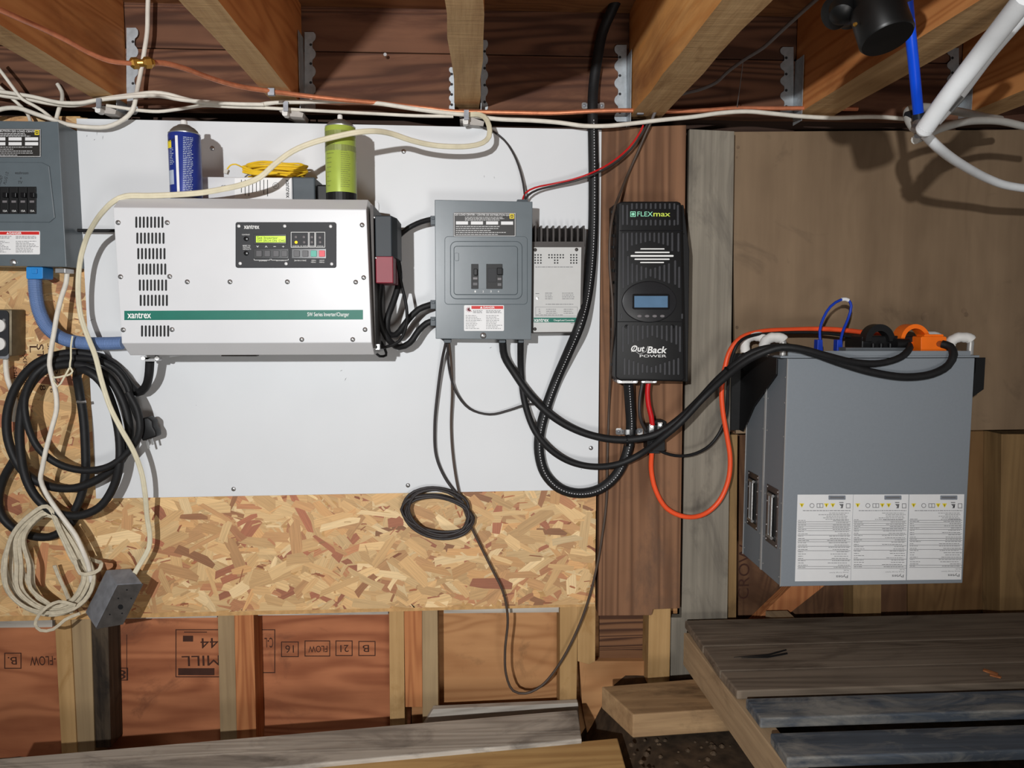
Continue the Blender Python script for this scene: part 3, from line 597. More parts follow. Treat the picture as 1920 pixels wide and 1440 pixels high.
for s_, x, y in (('v', 483, 462.3), ('^', 499, 462.3), ('-', 515, 462.3), ('+', 531, 462.3), ('>', 554, 488.5), ('<', 572, 488.5)): q = text_mesh(s_, x - 2.2, x + 2.2, y, 2.8 if s_ != '-' else .8, Yt); mb.add(q.v, q.f)
for x0, x1 in ((476, 507), (508.5, 541)): mb.rect(x0, 487.4, x1, 488.1, Yt, YP); mb.rect(x0, 485.4, x0 + .8, 488, Yt, YP); mb.rect(x1 - .8, 485.4, x1, 488, Yt, YP)
obj('lettering', mb, WHITEPRINT, cp)
# side boxes on the inverter's right flank
xs = xl(CZ + .1)[1] + 0.0105
gb = obj('grey_terminal_cover', MB().prism([(xs, -0.20, P(705, 404, -.2).z), (xs + 0.036, -0.20, P(705, 404, -.2).z), (xs + 0.044, -0.16, P(705, 404, -.2).z), (xs + 0.044, -0.06, P(705, 404, -.2).z), (xs, -0.06, P(705, 404, -.2).z)], (0, 0, -m(75, -.2))), SLATE, t, 'dark slate terminal cover', bevel=0.002)
obj('screw', MB().lathe(P(702, 407.5, -0.20), (0, -1, 0), [(0, .0022), (.001, .002), (.0015, .0008)], 10), STEEL, gb, smooth=True)
rb = obj('red_terminal_cover', MB().box(xs, xs + 0.038, -0.20, -0.08, P(705, 531, -.2).z, P(705, 480, -.2).z), REDBOX, t, 'dark red terminal cover', bevel=0.002)
obj('screw', MB().lathe(P(705, 483.5, -0.20), (0, -1, 0), [(0, .0025), (.001, .002), (.0015, .0008)], 10), STEEL, rb, smooth=True)
lg = MB().poly([(699, 645), (712, 645), (712, 656), (699, 656)], -0.19, -0.17); lg = obj('ground_lug', lg, STEEL, t, 'bright ground lug', bevel=0.0008)
obj('lug_hole', MB().lathe(P(705, 650.5, -0.19), (0, -1, 0), [(0, .0035), (.0006, .0035)], 14), BLACK, lg)
# clamp below the inverter
bc = MB(); bc.rrect(272, 666, 290, 678, 2, -0.10, -0.06); bc.cyl(P(268, 672, -0.105), P(268, 672, -0.095), .005); bc.cyl(P(294, 672, -0.105), P(294, 672, -0.095), .005); bc.rect(266, 670, 296, 674, -0.10, -0.09)
obj('cable_clamp', bc, STEEL, t, 'bright cable clamp', bevel=0.0004)
obj('latch_bar', MB().rect(415, 664.5, 481, 668, -0.12, -0.10), HEATSINK, t)

# ================================================================ load centre
YL = -0.10
t = thing('load_centre', 'grey electrical load centre with two breakers and DANGER label beside the inverter', 'breaker box', P(906, 636, -.05))
obj('box', MB().poly([(815.7, 375.2), (998, 378.3), (995.5, 636.5), (817.5, 634.8)], YL + 0.004, -0.0005), GREY_PAINT, t, bevel=0.0015)
cov = obj('cover', MB().poly([(815, 374.6), (998.6, 378), (996, 637), (817, 635.2)], YL, YL + 0.004), GREY_PAINT, t, bevel=0.0012)
# pressed recess frame and inner door
mb = MB().rrect(833.5, 443, 989, 571, 7, YL - 0.002, YL + 0.001, 5); obj('outer_pressing', mb, GREY_PAINT, cov, bevel=0.0012, seg=2)
mb = MB().rrect(844, 452, 979.5, 561, 12, YL - 0.0045, YL - 0.001, 6); obj('door_frame', mb, GREY_PAINT, cov, bevel=0.003, seg=2)
dr = obj('door', MB().rrect(850.5, 461, 971, 553, 6, YL - 0.0075, YL - 0.004, 5), GREY_PAINT, t, 'small breaker door', bevel=0.002, seg=2)
obj('latch', MB().rrect(852.5, 474, 860, 489, 1.6, YL - 0.010, YL - 0.007, 3), GREY_PAINT, dr, bevel=0.0006)
Yd = YL - 0.0078
for x0, x1 in ((883.5, 897), (912, 942)):
    br = obj('breaker', MB().rect(x0, 495, x1, 541.5, Yd - 0.002, Yd), BLACK, t, 'black circuit breaker', bevel=0.0004)
    if x0 < 900:
        obj('toggle', MB().rect(888.5, 504, 895, 516, Yd - 0.010, Yd - .001), BLACK_GLOSS, br, bevel=0.001); obj('window', MB().rect(887, 520, 895, 524, Yd - 0.0026, Yd - .001), LED_OFF, br)
        obj('window', MB().rect(887, 530, 895, 535, Yd - 0.0026, Yd - .001), GREYPRINT, br)
    else:
        obj('toggle', MB().rect(932, 502, 942, 515, Yd - 0.011, Yd - .001), BLACK_GLOSS, br, bevel=0.001); obj('window', MB().rect(933, 521, 940, 525, Yd - 0.0026, Yd - .001), LED_OFF, br)
        obj('blank_plate', MB().rect(915, 503, 931, 529, Yd - 0.0035, Yd - .001), plain('charcoal_panel', (46, 47, 50)), br, bevel=0.0003); obj('window', MB().rect(933, 531, 940, 536, Yd - 0.0026, Yd - .001), GREYPRINT, br)
obj('filler_strip', MB().rect(897.2, 495, 911.8, 541, Yd - 0.0010, Yd), GREY_PAINT, dr)
mb = MB()
for s_, x in (('1', 891), ('2', 906), ('3', 920.5), ('4', 934.5)): q = text_mesh(s_, x - 1.2, x + 1.2, 546.5, 3.4, Yd - .0001); mb.add(q.v, q.f)
obj('lettering', mb, WHITEPRINT, dr)
def black_label(t, x0, y0, x1, y1, Y, head, slots, par=None):
    lb = obj('rating_label', MB().rrect(x0, y0, x1, y1, 3, Y - 0.0004, Y, 3), plain('label_black', (44, 42, 40), 0.4), t, 'black rating label')
    mb = MB(); mb.ring(x0 + 1.2, y0 + 1.2, x1 - 1.2, y1 - 1.2, 0.8, Y - 0.0006, Y)
    q = text_mesh(head, x0 + 4, x1 - 13, y0 + 5.0, 3.7, Y - 0.0006, w=0.015); mb.add(q.v, q.f)
    for (a, b_, c_, d_) in slots: mb.rect(a, b_, c_, d_, Y - 0.0006, Y)
    k = slots[0][1]
    small_print(x0 + 22, x1 - 20, y0 + 8, k - 1, 3, Y - 0.0006, 0.9, mb=mb); small_print(x0 + 5, x1 - 8, slots[-1][3] + 1.5, y1 - 2.5, 5, Y - 0.0006, 0.9, 0.6, mb=mb)
    obj('lettering', mb, PAPER, lb)
    mb = MB().rect(x1 - 12, y0 + 3, x1 - 3.6, y0 + 12, Y - 0.0006, Y); obj('emblem', mb, YELLOW, lb)
    obj('emblem_mark', MB().ring(x1 - 10.2, y0 + 4.8, x1 - 5.4, y0 + 10.2, 1.3, Y - 0.0008, Y - .0005), DARKPRINT, lb)
black_label(t, 849.8, 398, 967.5, 444, YL - 0.0003, 'QO LOAD CENTER / CENTRE DE DISTRIBUTION QO', [(855, 415, 877.5, 421), (883, 415, 905.5, 421), (911.5, 415, 934, 421), (939.5, 415.3, 962, 421.3)])
def danger(t, x0, y0, x1, y1, Y, pic=True):
    lb = obj('danger_label', MB().rrect(x0, y0, x1, y1, 2, Y - 0.0004, Y, 3), PAPER, t, 'white and red DANGER label')
    xr = x0 + 14 if pic else x0 + 2
    obj('red_band', MB().rect(xr, y0 + 1.2, x1 - 1.5, y0 + 7, Y - 0.0006, Y), RED, lb)
    cx = (xr + x1) / 2; text('DANGER', cx - 8, cx + 13, y0 + 4.2, 3.8, Y - 0.0009, WHITEPRINT, lb, w=0.02)
    p = [(cx - 14.5, y0 + 6), (cx - 9.5, y0 + 6), (cx - 12, y0 + 2)]; obj('warning_triangle', MB().poly(p, Y - 0.0008, Y - .0005), WHITEPRINT, lb)
    mb = MB(); xm = (x0 + x1) / 2; yy = y0 + 9
    small_print(x0 + 17 if pic else x0 + 3, xm - 2, yy, yy + 6, 3, Y - 0.0006, .9, mb=mb); small_print(xm + 4, x1 - 3, yy, yy + 6, 3, Y - 0.0006, .9, mb=mb)
    small_print(x0 + 3, xm - 4, yy + 9, y1 - 3, 9, Y - 0.0006, .9, .6, mb=mb); small_print(xm + 4, x1 - 3, yy + 9, y1 - 3, 9, Y - 0.0006, .9, .6, mb=mb)
    obj('lettering', mb, GREYPRINT, lb)
    if pic:
        mb = MB(); c0 = (x0 + 10.5, y0 + 8)
        for k in range(9):
            a = math.radians(100 + k * 26); mb.poly([(c0[0] + 1.2 * math.cos(a - 1), c0[1] - 1.2 * math.sin(a - 1)), (c0[0] + 8.5 * math.cos(a), c0[1] - 6.5 * math.sin(a)), (c0[0] + 1.2 * math.cos(a + 1), c0[1] - 1.2 * math.sin(a + 1))], Y - 0.0006, Y)
        obj('spark_pictogram', mb, REDBOX, lb)
danger(t, 870, 572.3, 945, 620.5, YL - 0.0002)
sw_ = obj('cover_screw', MB().lathe(P(906, 629.3, YL), (0, -1, 0), [(0, m(6, YL)), (0.003, m(5.6, YL)), (0.005, m(3.6, YL)), (0.0053, m(.5, YL))], 18), STEEL, t, smooth=True)
p = P(906, 629.3, YL - .0054); obj('slot', MB().box(p.x - .0008, p.x + .0008, p.y - .0002, p.y + .001, p.z - .0045, p.z + .0045), DARKPRINT, sw_)
for y in (412.5, 570.5, 602): obj('cable_gland', MB().rect(807, y - 8, 817, y + 9, -0.075, -0.045).rect(809, y - 5, 815.5, y - 1, -0.077, -.07), plain('gland_grey', (64, 72, 78), .4), t, 'grey cable gland on the left side', bevel=0.001)
for x, wd in ((839, 14), (942, 12), (977, 10)): obj('cable_gland', MB().rrect(x - wd / 2, 634, x + wd / 2, 643, 2, -0.07, -0.04, 2), plain('gland_grey', (64, 72, 78)), t, 'grey cable gland on the underside', bevel=0.0008)
obj('cable_gland', MB().rrect(969, 374, 990, 380, 2, -0.06, -0.03, 2), plain('gland_grey', (64, 72, 78)), t, 'grey cable gland on top')

# ================================================================ left breaker panel
YB = -0.085
t = thing('breaker_panel', 'grey breaker panel cut off by the left edge with four black breakers', 'breaker box', P(30, 500, -.04))
obj('box', MB().poly([(-70, 226), (108.5, 228.5), (124, 500), (-70, 497)], YB + 0.004, 0.010), GREY_PAINT, t, bevel=0.0015)
cov = obj('cover', MB().poly([(-70, 225.5), (109, 228), (124.5, 500.5), (-70, 497.5)], YB, YB + 0.004), GREY_PAINT, t, bevel=0.0012)
mb = MB().poly([(-60, 303), (78, 304), (92, 311), (103, 408), (92, 417), (-60, 416)], YB - 0.003, YB + 0.001); obj('outer_pressing', mb, GREY_PAINT, cov, bevel=0.002, seg=2)
black_label(t, -46, 241, 77, 295, YB - 0.0003, 'CENTRE DE DISTRIBUTION QO LOAD CENTRE', [(-16, 257.5, 10, 263.5), (16, 257.5, 40.5, 263.5), (47, 257.5, 71.5, 263.5), (-16, 266.5, 10, 272.5), (16, 266.5, 40.5, 272.5), (47, 266.5, 71.5, 272.5)])
danger(t, -24, 433, 75, 477, YB - 0.0002, pic=False)
Ybk = YB - 0.0032
obj('breaker_opening', MB().rect(-60, 350, 68, 401, Ybk - 0.0006, Ybk), BLACK, t)
for k in range(5):
    x0 = -17 + k * 17; br = obj('breaker', MB().rect(x0, 351, x0 + 15.6, 400.5, Ybk - 0.004, Ybk), BLACK, t, 'black circuit breaker', bevel=0.0005)
    obj('toggle', MB().rect(x0 + 4, 361, x0 + 12.5, 370, Ybk - 0.013, Ybk - .003), BLACK_GLOSS, br, bevel=0.001); obj('window', MB().rect(x0 + 4.5, 376, x0 + 13, 380, Ybk - 0.0045, Ybk - .003), LED_OFF, br)
    text('15A', x0 + 6, x0 + 13, 395.5, 3.4, Ybk - 0.0043, WHITEPRINT, br)
sw_ = obj('cover_screw', MB().lathe(P(25.5, 492, YB), (0, -1, 0), [(0, m(6, YB)), (0.003, m(5.6, YB)), (0.005, m(3.6, YB)), (0.0053, m(.5, YB))], 18), STEEL, t, smooth=True)
mb = MB()
for s_, x0, x1, y, h, r in (('washroom', 29, 52, 324, 5, 0), ('+', 37, 41, 334, 4, 0), ('TV', 34, 42, 342, 5, 0), ('FRONT', -8, 10, 338, 5, 70), ('PLUG 1/2', 0, 22, 334, 5, 75)): q = text_mesh(s_, x0, x1, y, h, YB - 0.0034, r, shear=0.2); mb.add(q.v, q.f)
obj('handwriting', mb, DARKPRINT, cov, 'black marker handwriting')
obj('cable_gland', MB().rect(103, 503, 122, 512, -0.06, -0.02), STEEL, t, 'bright cable gland on the underside', bevel=0.001)

# ================================================================ small charge controller
YC = -0.07
t = thing('charge_controller', 'silver charge controller with dark heat sink fins behind the grey load centre', 'charge controller', P(1045, 625, -.03))
mb = MB().poly([(997, 453), (1096.5, 453), (1090, 624), (997, 625)], YC + 0.004, -0.001)
for k in range(9): x = 1003.5 + k * 11.4; mb.poly([(x - 1.6, 423), (x + 1.8, 423), (x + 1.8, 460), (x - 1.6, 460)], YC + 0.012, -0.004)
obj('heat_sink', mb, HEATSINK, t, 'dark finned heat sink')
obj('sink_base', MB().rect(997, 428, 1097, 462, -0.02, -0.001), HEATSINK, t)
fp = obj('face_plate', MB().poly([(1000.5, 463.5), (1090.3, 463.5), (1087.5, 622), (1000, 623)], YC, YC + 0.004), plain('plate_grey', (190, 190, 188), .4, var=.02), t, 'silver-grey face plate', bevel=0.0006)
mb = MB()
for bx in (1004.5, 1071.5):
    for i in range(3):
        for j in range(4): mb.ell(bx - 1 + i * 5.3, 478 + j * 5.0, 1.6, 1.6, YC - 0.0003, YC, 8)
for i in range(6):
    for j in range(2): mb.ell(1029.5 + i * 5.3, 478 + j * 5.0, 1.6, 1.6, YC - 0.0003, YC, 8)
for i in range(2):
    for j in range(2): mb.ell(1040.2 + i * 5.3, 488 + j * 5.0, 1.6, 1.6, YC - 0.0003, YC, 8)
obj('vent_holes', mb, BLACK, fp, 'round vent holes')
for x, y in ((1003.5, 468.5), (1081, 468), (1003, 617), (1079, 616.5)): obj('screw', MB().lathe(P(x, y, YC), (0, -1, 0), [(0, .0042), (.001, .004), (.0022, .002), (.0023, .0005)], 14), HEATSINK, fp, smooth=True)
mb = MB(); small_print(1004, 1080, 499.5, 502, 1, YC - .0002, 1.1, mb=mb)
for x0, y0, x1, y1, n_ in ((1004, 549, 1013, 552, 1), (1022, 548, 1036, 562, 4), (1054, 548, 1077, 562, 4), (1023, 569, 1075, 572, 1), (1010, 578, 1015, 589, 3), (1024, 578, 1045, 589, 3), (1057, 578, 1075, 589, 3), (1005, 589, 1065, 592, 1), (1070, 605, 1082, 607, 1)): small_print(x0, x1, y0, y1, n_, YC - .0002, 1.0, mb=mb)
mb.ring(1004, 575.5, 1083, 593, .5, YC - .0002, YC); obj('lettering', mb, GREYPRINT, fp)
obj('status_light', MB().lathe(P(1007.5, 559.5, YC), (0, -1, 0), [(0, m(3, YC)), (.001, m(2.6, YC)), (.0012, m(1.3, YC))], 14), STEEL, fp, smooth=True)
stp = obj('green_stripe', MB().rect(1000.6, 595.5, 1082.5, 604.5, YC - 0.0004, YC), TEAL, fp, 'green printed stripe')
text('xantrex', 1001, 1029, 600.3, 6.2, YC - 0.0006, WHITEPRINT, fp, w=0.012); text('Charge/Load Controller', 1038, 1077, 600.8, 4, YC - 0.0006, WHITEPRINT, fp, w=.008)

# ================================================================ tall black charge controller
YF = -0.105
t = thing('solar_controller', 'tall black ribbed solar charge controller on the brown post', 'charge controller', P(1218, 714, -.05))
obj('chassis', MB().poly([(1150, 384), (1282, 384), (1293, 470), (1290, 716), (1151, 712)], -0.055, 0.001), BLACK, t, bevel=0.002)
mb = MB().poly([(1159.5, 379.5), (1168, 377.5), (1270, 377.5), (1277.5, 380), (1284.5, 711), (1279, 715), (1162, 714), (1154, 708)], YF, -0.054)
for k in range(30):                                      # side ribs
    y = 392 + k * 10.6
    z1_ = P(0, y, YF).z; z0_ = P(0, y + 3.2, YF).z
fr = obj('front_cover', mb, BLACK, t, bevel=0.004, seg=3, smooth=True)
YFf = YF - 0.0002
mb = MB()
def rib(x, y0, y1, wd=1.7): mb.rrect(x - wd, y0, x + wd, y1, wd * .9, YF - 0.003, YF + 0.001, 2)
obj('seam', MB().rect(1162, 431.5, 1280, 433.2, YF - 0.0006, YF + .001).rect(1158, 602.5, 1280, 604, YF - 0.0006, YF + .001), BLACK_GLOSS, fr)
for k in range(10):
    x = 1185 + k * 9.2 * .96; rib(x, 381, 392 if 0 < k < 9 else 393); 
    rib(x, 412, 423)
for x in (1168, 1176, 1271): rib(x, 384, 422)
for k in range(11):                                      # fan ribs above the white bars
    x = 1176.5 + k * 8.4; d_ = abs(k - 5); rib(x, 436, 452 + d_ * 2.2 + (8 if d_ > 4 else 0))
for x, y0, y1 in ((1168.5, 437, 541), (1272, 437, 472), (1273.5, 500, 540), (1177.5, 480, 535), (1266, 488, 534)): rib(x, y0, y1)
for k in range(9):
    x = 1185.5 + k * 8.6; d_ = abs(k - 4); rib(x, 504 - d_ * 2.6, 519 + d_ * 3.1)
for k in range(11):                                      # ribs above the maker's plate
    x = 1178 + k * 9.0; d_ = abs(k - 5); rib(x, 610, 646 - (5 - d_) * 3.2)
for x in (1168, 1275): rib(x, 612, 660)
for k in range(13):
    x = 1171 + k * 8.4; d_ = abs(k - 6); rib(x, 688 - d_ * 2.8, 703 - (0 if d_ > 2 else 4))
for x in (1165.5, 1279): rib(x, 588, 598, 1.5)
obj('ribs', mb, plain('rib_highlight', (62, 62, 65), 0.35), fr, 'raised vertical ribs')  # lighter than the cover: rib highlights painted into the colour
sb = MB()
for k in range(14): sb.poly([(1146, 395 + k * 22), (1156, 395 + k * 22), (1156, 400 + k * 22), (1146, 400 + k * 22)], -0.06, -0.053)
obj('side_fins', sb, BLACK, t)
mb = MB()
for x0, x1, y, h in ((1201, 1246, 466.7, 1.0), (1190.5, 1255.5, 473.2, 1.2), (1182.5, 1263, 479.8, 1.6), (1190, 1255.5, 486, 1.2), (1200.5, 1245, 492.1, 1.0)): mb.rrect(x0, y - h, x1, y + h, h * .9, YF - 0.0038, YF, 3)
obj('white_bars', mb, WHITEPRINT, fr, 'five horizontal white bars')
mb = MB().ell(1217.5, 566, 51.5, 39, YF - 0.004, YF + 0.001, 48); dp = obj('display_housing', mb, plain('display_black', (34, 34, 36), 0.33), t, 'oval display housing', bevel=0.0025, seg=3, smooth=True)
obj('screen_bezel', MB().rrect(1185.5, 551, 1256, 580, 4, YF - 0.0055, YF - .003, 4), BLACK_GLOSS, dp, bevel=0.0008)
obj('screen', MB().rect(1189.5, 555, 1252, 576.5, YF - 0.0058, YF - .005), LCD_BLUE, dp, 'blue display')
for x in (1199, 1213.3, 1227.6, 1242): obj('button', MB().ell(x, 592.7, 4.3, 2.5, YF - 0.0055, YF - .003, 16), LED_OFF, dp, 'grey oval button', bevel=.0004)
lt = obj('lettering', text_mesh('FLEX', 1195, 1224, 401.3, 8.6, YF - 0.0034), plain('print_mint', (150, 224, 190), .5), fr); 
obj('lettering', text_mesh('max', 1225, 1257, 402.6, 6.6, YF - 0.0034, w=.01), plain('print_lime', (196, 214, 84), .5), fr)
mb = MB().ring(1182, 396.5, 1192, 406.5, 1.2, YF - 0.0034, YF + .001); mb.ell(1187, 401.5, 2.8, 2.8, YF - 0.0034, YF + .001, 14); obj('emblem', mb, plain('print_mint', (150, 224, 190)), fr)
text('Out', 1183, 1209, 653.5, 12, YF - 0.0022, WHITEPRINT, fr, shear=0.25, w=.02); text('Back', 1213, 1251, 656, 13, YF - 0.0022, WHITEPRINT, fr, shear=0.2, w=.02)
mb = MB().tube([P(1184, 660, YF - .002), P(1192, 648, YF - .002), P(1188, 656, YF - .002), P(1199, 664, YF - .002), P(1211, 659, YF - .002), P(1215, 649, YF - .002)], .0005, 6, 0); obj('emblem_swash', mb, WHITEPRINT, fr)
text('POWER', 1199, 1250, 667.5, 5, YF - 0.0022, WHITEPRINT, fr)
for x, y in ((1175, 612.5), (1261, 612.5)): obj('screw', MB().lathe(P(x, y, YF), (0, -1, 0), [(0, .005), (.002, .0045), (.0022, .002)], 14), BLACK_GLOSS, fr, smooth=True)
mb = MB().rrect(1157, 711, 1196, 719, 3, -0.08, -0.02, 3); mb.rrect(1202, 711, 1232, 718.5, 3, -0.08, -0.02, 3)
for x in (1163, 1190, 1206, 1227): mb.cyl(P(x, 715, -0.084), P(x, 715, -0.07), .004)
obj('cable_clamp', mb, STEEL, t, 'bright cable clamps on the underside', bevel=.0005)

# ================================================================ junction parts on the post
t = thing('terminal_block', 'small black breaker terminal with bright studs on the brown post', 'terminal block', P(1231, 850, -.02))
obj('body', MB().rrect(1214, 797, 1247, 846, 3, -0.045, 0.0005, 3).rrect(1226, 788, 1250, 804, 6, -0.03, 0.0005, 3), BLACK, t, bevel=.002)
for x, y0, y1 in ((1222, 795, 812), (1238, 792, 807)): obj('stud', MB().rect(x - 4.5, y0, x + 4.5, y1, -0.052, -0.044).cyl(P(x, y0 + 5, -.056), P(x, y0 + 5, -.05), .0035), STEEL, t, 'bright terminal screw', bevel=.0006)
obj('bracket', MB().rect(1216, 838, 1236, 850, -0.03, 0.0005), BLACK, t)
def strap(name, label, cx, cy, wd, Y0, Y1, ang=0):
    t = thing(name, label, 'clamp', P(cx, cy, Y0)); mb = MB()
    for s in (-1, 1):
        x = cx + s * wd * .82; mb.rrect(x - wd * .24, cy - 7, x + wd * .24, cy + 5, 3, Y0 - 0.002, Y0, 3)
    pts = [P(cx + wd * .62 * math.cos(math.pi * k / 8), cy, Y0 + (Y1 - Y0) * math.sin(math.pi * k / 8)) for k in range(9)]
    for a, b_ in zip(pts, pts[1:]): mb.prism([a + Vector((0, 0, .006)), b_ + Vector((0, 0, .006)), b_ - Vector((0, 0, .006)), a - Vector((0, 0, .006))], (0, -.0016, 0))
    obj('band', mb, STEEL, t, smooth=True)
    for s in (-1, 1): obj('screw', MB().lathe(P(cx + s * wd * .82, cy - 1, Y0 - .002), (0, -1, 0), [(0, .004), (.002, .003), (.0025, .001)], 10), OLD_METAL, t, smooth=True)
strap('pipe_strap', 'bright pipe strap holding the black conduit on the post below the tall controller', 1180, 810, 24, 0.0005, -0.032)
strap('pipe_strap', 'bright pipe strap holding the black conduit high on the rim board', 1112, 199, 20, 0.029, -0.02)
# ================================================================ battery bank
BX0 = P(1471, 880, -0.155).x; BX1 = P(1816.5, 880, -0.155).x; BT = P(1640, 667, -.155).z; BBt = P(1640, 1096.5, -.155).z
def battery(Y0, Y1, label, front):
    t = thing('battery', label, 'battery', ((BX0 + BX1) / 2, (Y0 + Y1) / 2, BBt))
    obj('case', MB().box(BX0, BX1, Y0, Y1, BBt, BT - 0.006), GREY_BATT, t, bevel=0.0015)
    # port panel on the top with overhanging ears
    pn = obj('top_panel', MB().box(BX0 - 0.016, BX1 + 0.014, Y0 + 0.004, Y1 - 0.004, BT - 0.005, BT), GREY_BATT, t, bevel=0.0008)
    obj('side_seam', MB().box(BX0 - 0.0016, BX0, Y0 + 0.001, Y0 + 0.0035, BBt, BT - 0.006).box(BX0 - 0.0016, BX0, Y1 - 0.0035, Y1 - 0.001, BBt, BT - 0.006), SILVER, t)
    rv = MB()
    for z_ in (0.02, 0.09, 0.2, 0.36, 0.44, 0.5): 
        for y_ in (Y0 + 0.012, Y1 - 0.012): rv.lathe((BX0, y_, BBt + z_), (-1, 0, 0), [(0, .0022), (.0008, .0015)], 8)
    obj('rivets', rv, SILVER, t)
    # recessed carrying handle on the left flank
    yc = (Y0 + Y1) / 2; zc = (P(1451, 967, (Y0 + Y1) / 2).z if front else P(1412, 938, (Y0 + Y1) / 2).z)
    pl = obj('handle_plate', MB().box(BX0 - 0.0016, BX0 + 0.001, yc - 0.036, yc + 0.036, zc - 0.072, zc + 0.072), plain('handle_steel', (120, 110, 108), .3, .8), t, 'steel carrying handle plate', bevel=.0006)
    rc = MB().box(BX0 - 0.0022, BX0 - 0.0015, yc - 0.026, yc + 0.026, zc - 0.058, zc + 0.058)
    obj('recess', rc, BLACK, pl)
    g = MB()
    for s in (-1, 1): g.cyl((BX0 - 0.006, yc + s * 0.008, zc - 0.052), (BX0 - 0.006, yc + s * 0.008, zc + 0.052), 0.0035)
    g.cyl((BX0 - 0.006, yc - 0.014, zc + 0.052), (BX0 - 0.006, yc + 0.014, zc + 0.052), 0.004); g.cyl((BX0 - 0.006, yc - 0.014, zc - 0.052), (BX0 - 0.006, yc + 0.014, zc - 0.052), 0.004)
    obj('grip', g, STEEL, pl, 'bright folding grip', smooth=True)
    rv = MB()
    for z_ in (-.066, -.03, .03, .066):
        for y_ in (-.031, .031): rv.lathe((BX0 - 0.0016, yc + y_, zc + z_), (-1, 0, 0), [(0, .003), (.0015, .002)], 8)
    obj('screws', rv, STEEL, pl)
    # D-handles on the ears, bound with white foam
    for sx_, xx in ((-1, BX0 - 0.004), (1, BX1 + 0.002)):
        yy = Y0 + 0.022
        hp = [Vector((xx, yy, BT + .0003)), Vector((xx, yy, BT + 0.032)), Vector((xx - 0.004, yy + .001, BT + 0.039)), Vector((xx - 0.022, yy + 0.010, BT + 0.042)), Vector((xx - 0.036, yy + 0.018, BT + 0.031)), Vector((xx - 0.037, yy + 0.018, BT))]
        h = obj('handle', MB().tube([hp[0], hp[0].lerp(hp[1], .5), hp[1], hp[2]], 0.0075, 14, 0.004), SILVER, t, 'silver bar handle', smooth=True)
        obj('foam_wrap', MB().tube([hp[1] + Vector((0.001, 0, 0.004)), hp[2] + Vector((0, 0, .002)), hp[2].lerp(hp[3], .5) + Vector((0, 0, .001)), hp[3], hp[4], hp[5] + Vector((0, 0, .0005))], 0.0115, 14, 0.004, rad=lambda i, n: 0.0120 + 0.0006 * math.sin(i * 2.2)), FOAM, h, 'white foam wrap', smooth=True)
    return t, pn
bt1, pn1 = battery(-0.155, -0.032, 'front grey metal battery with white specification labels hanging upside down', True)
bt2, pn2 = battery(-0.030, 0.097, 'rear grey metal battery between the front battery and the wall', False)
Y0 = -0.155
obj('rim_strip', MB().rect(1478, 658, 1820, 668.5, Y0 + .0065, Y0 + .012), GREY_BATT, bt1)
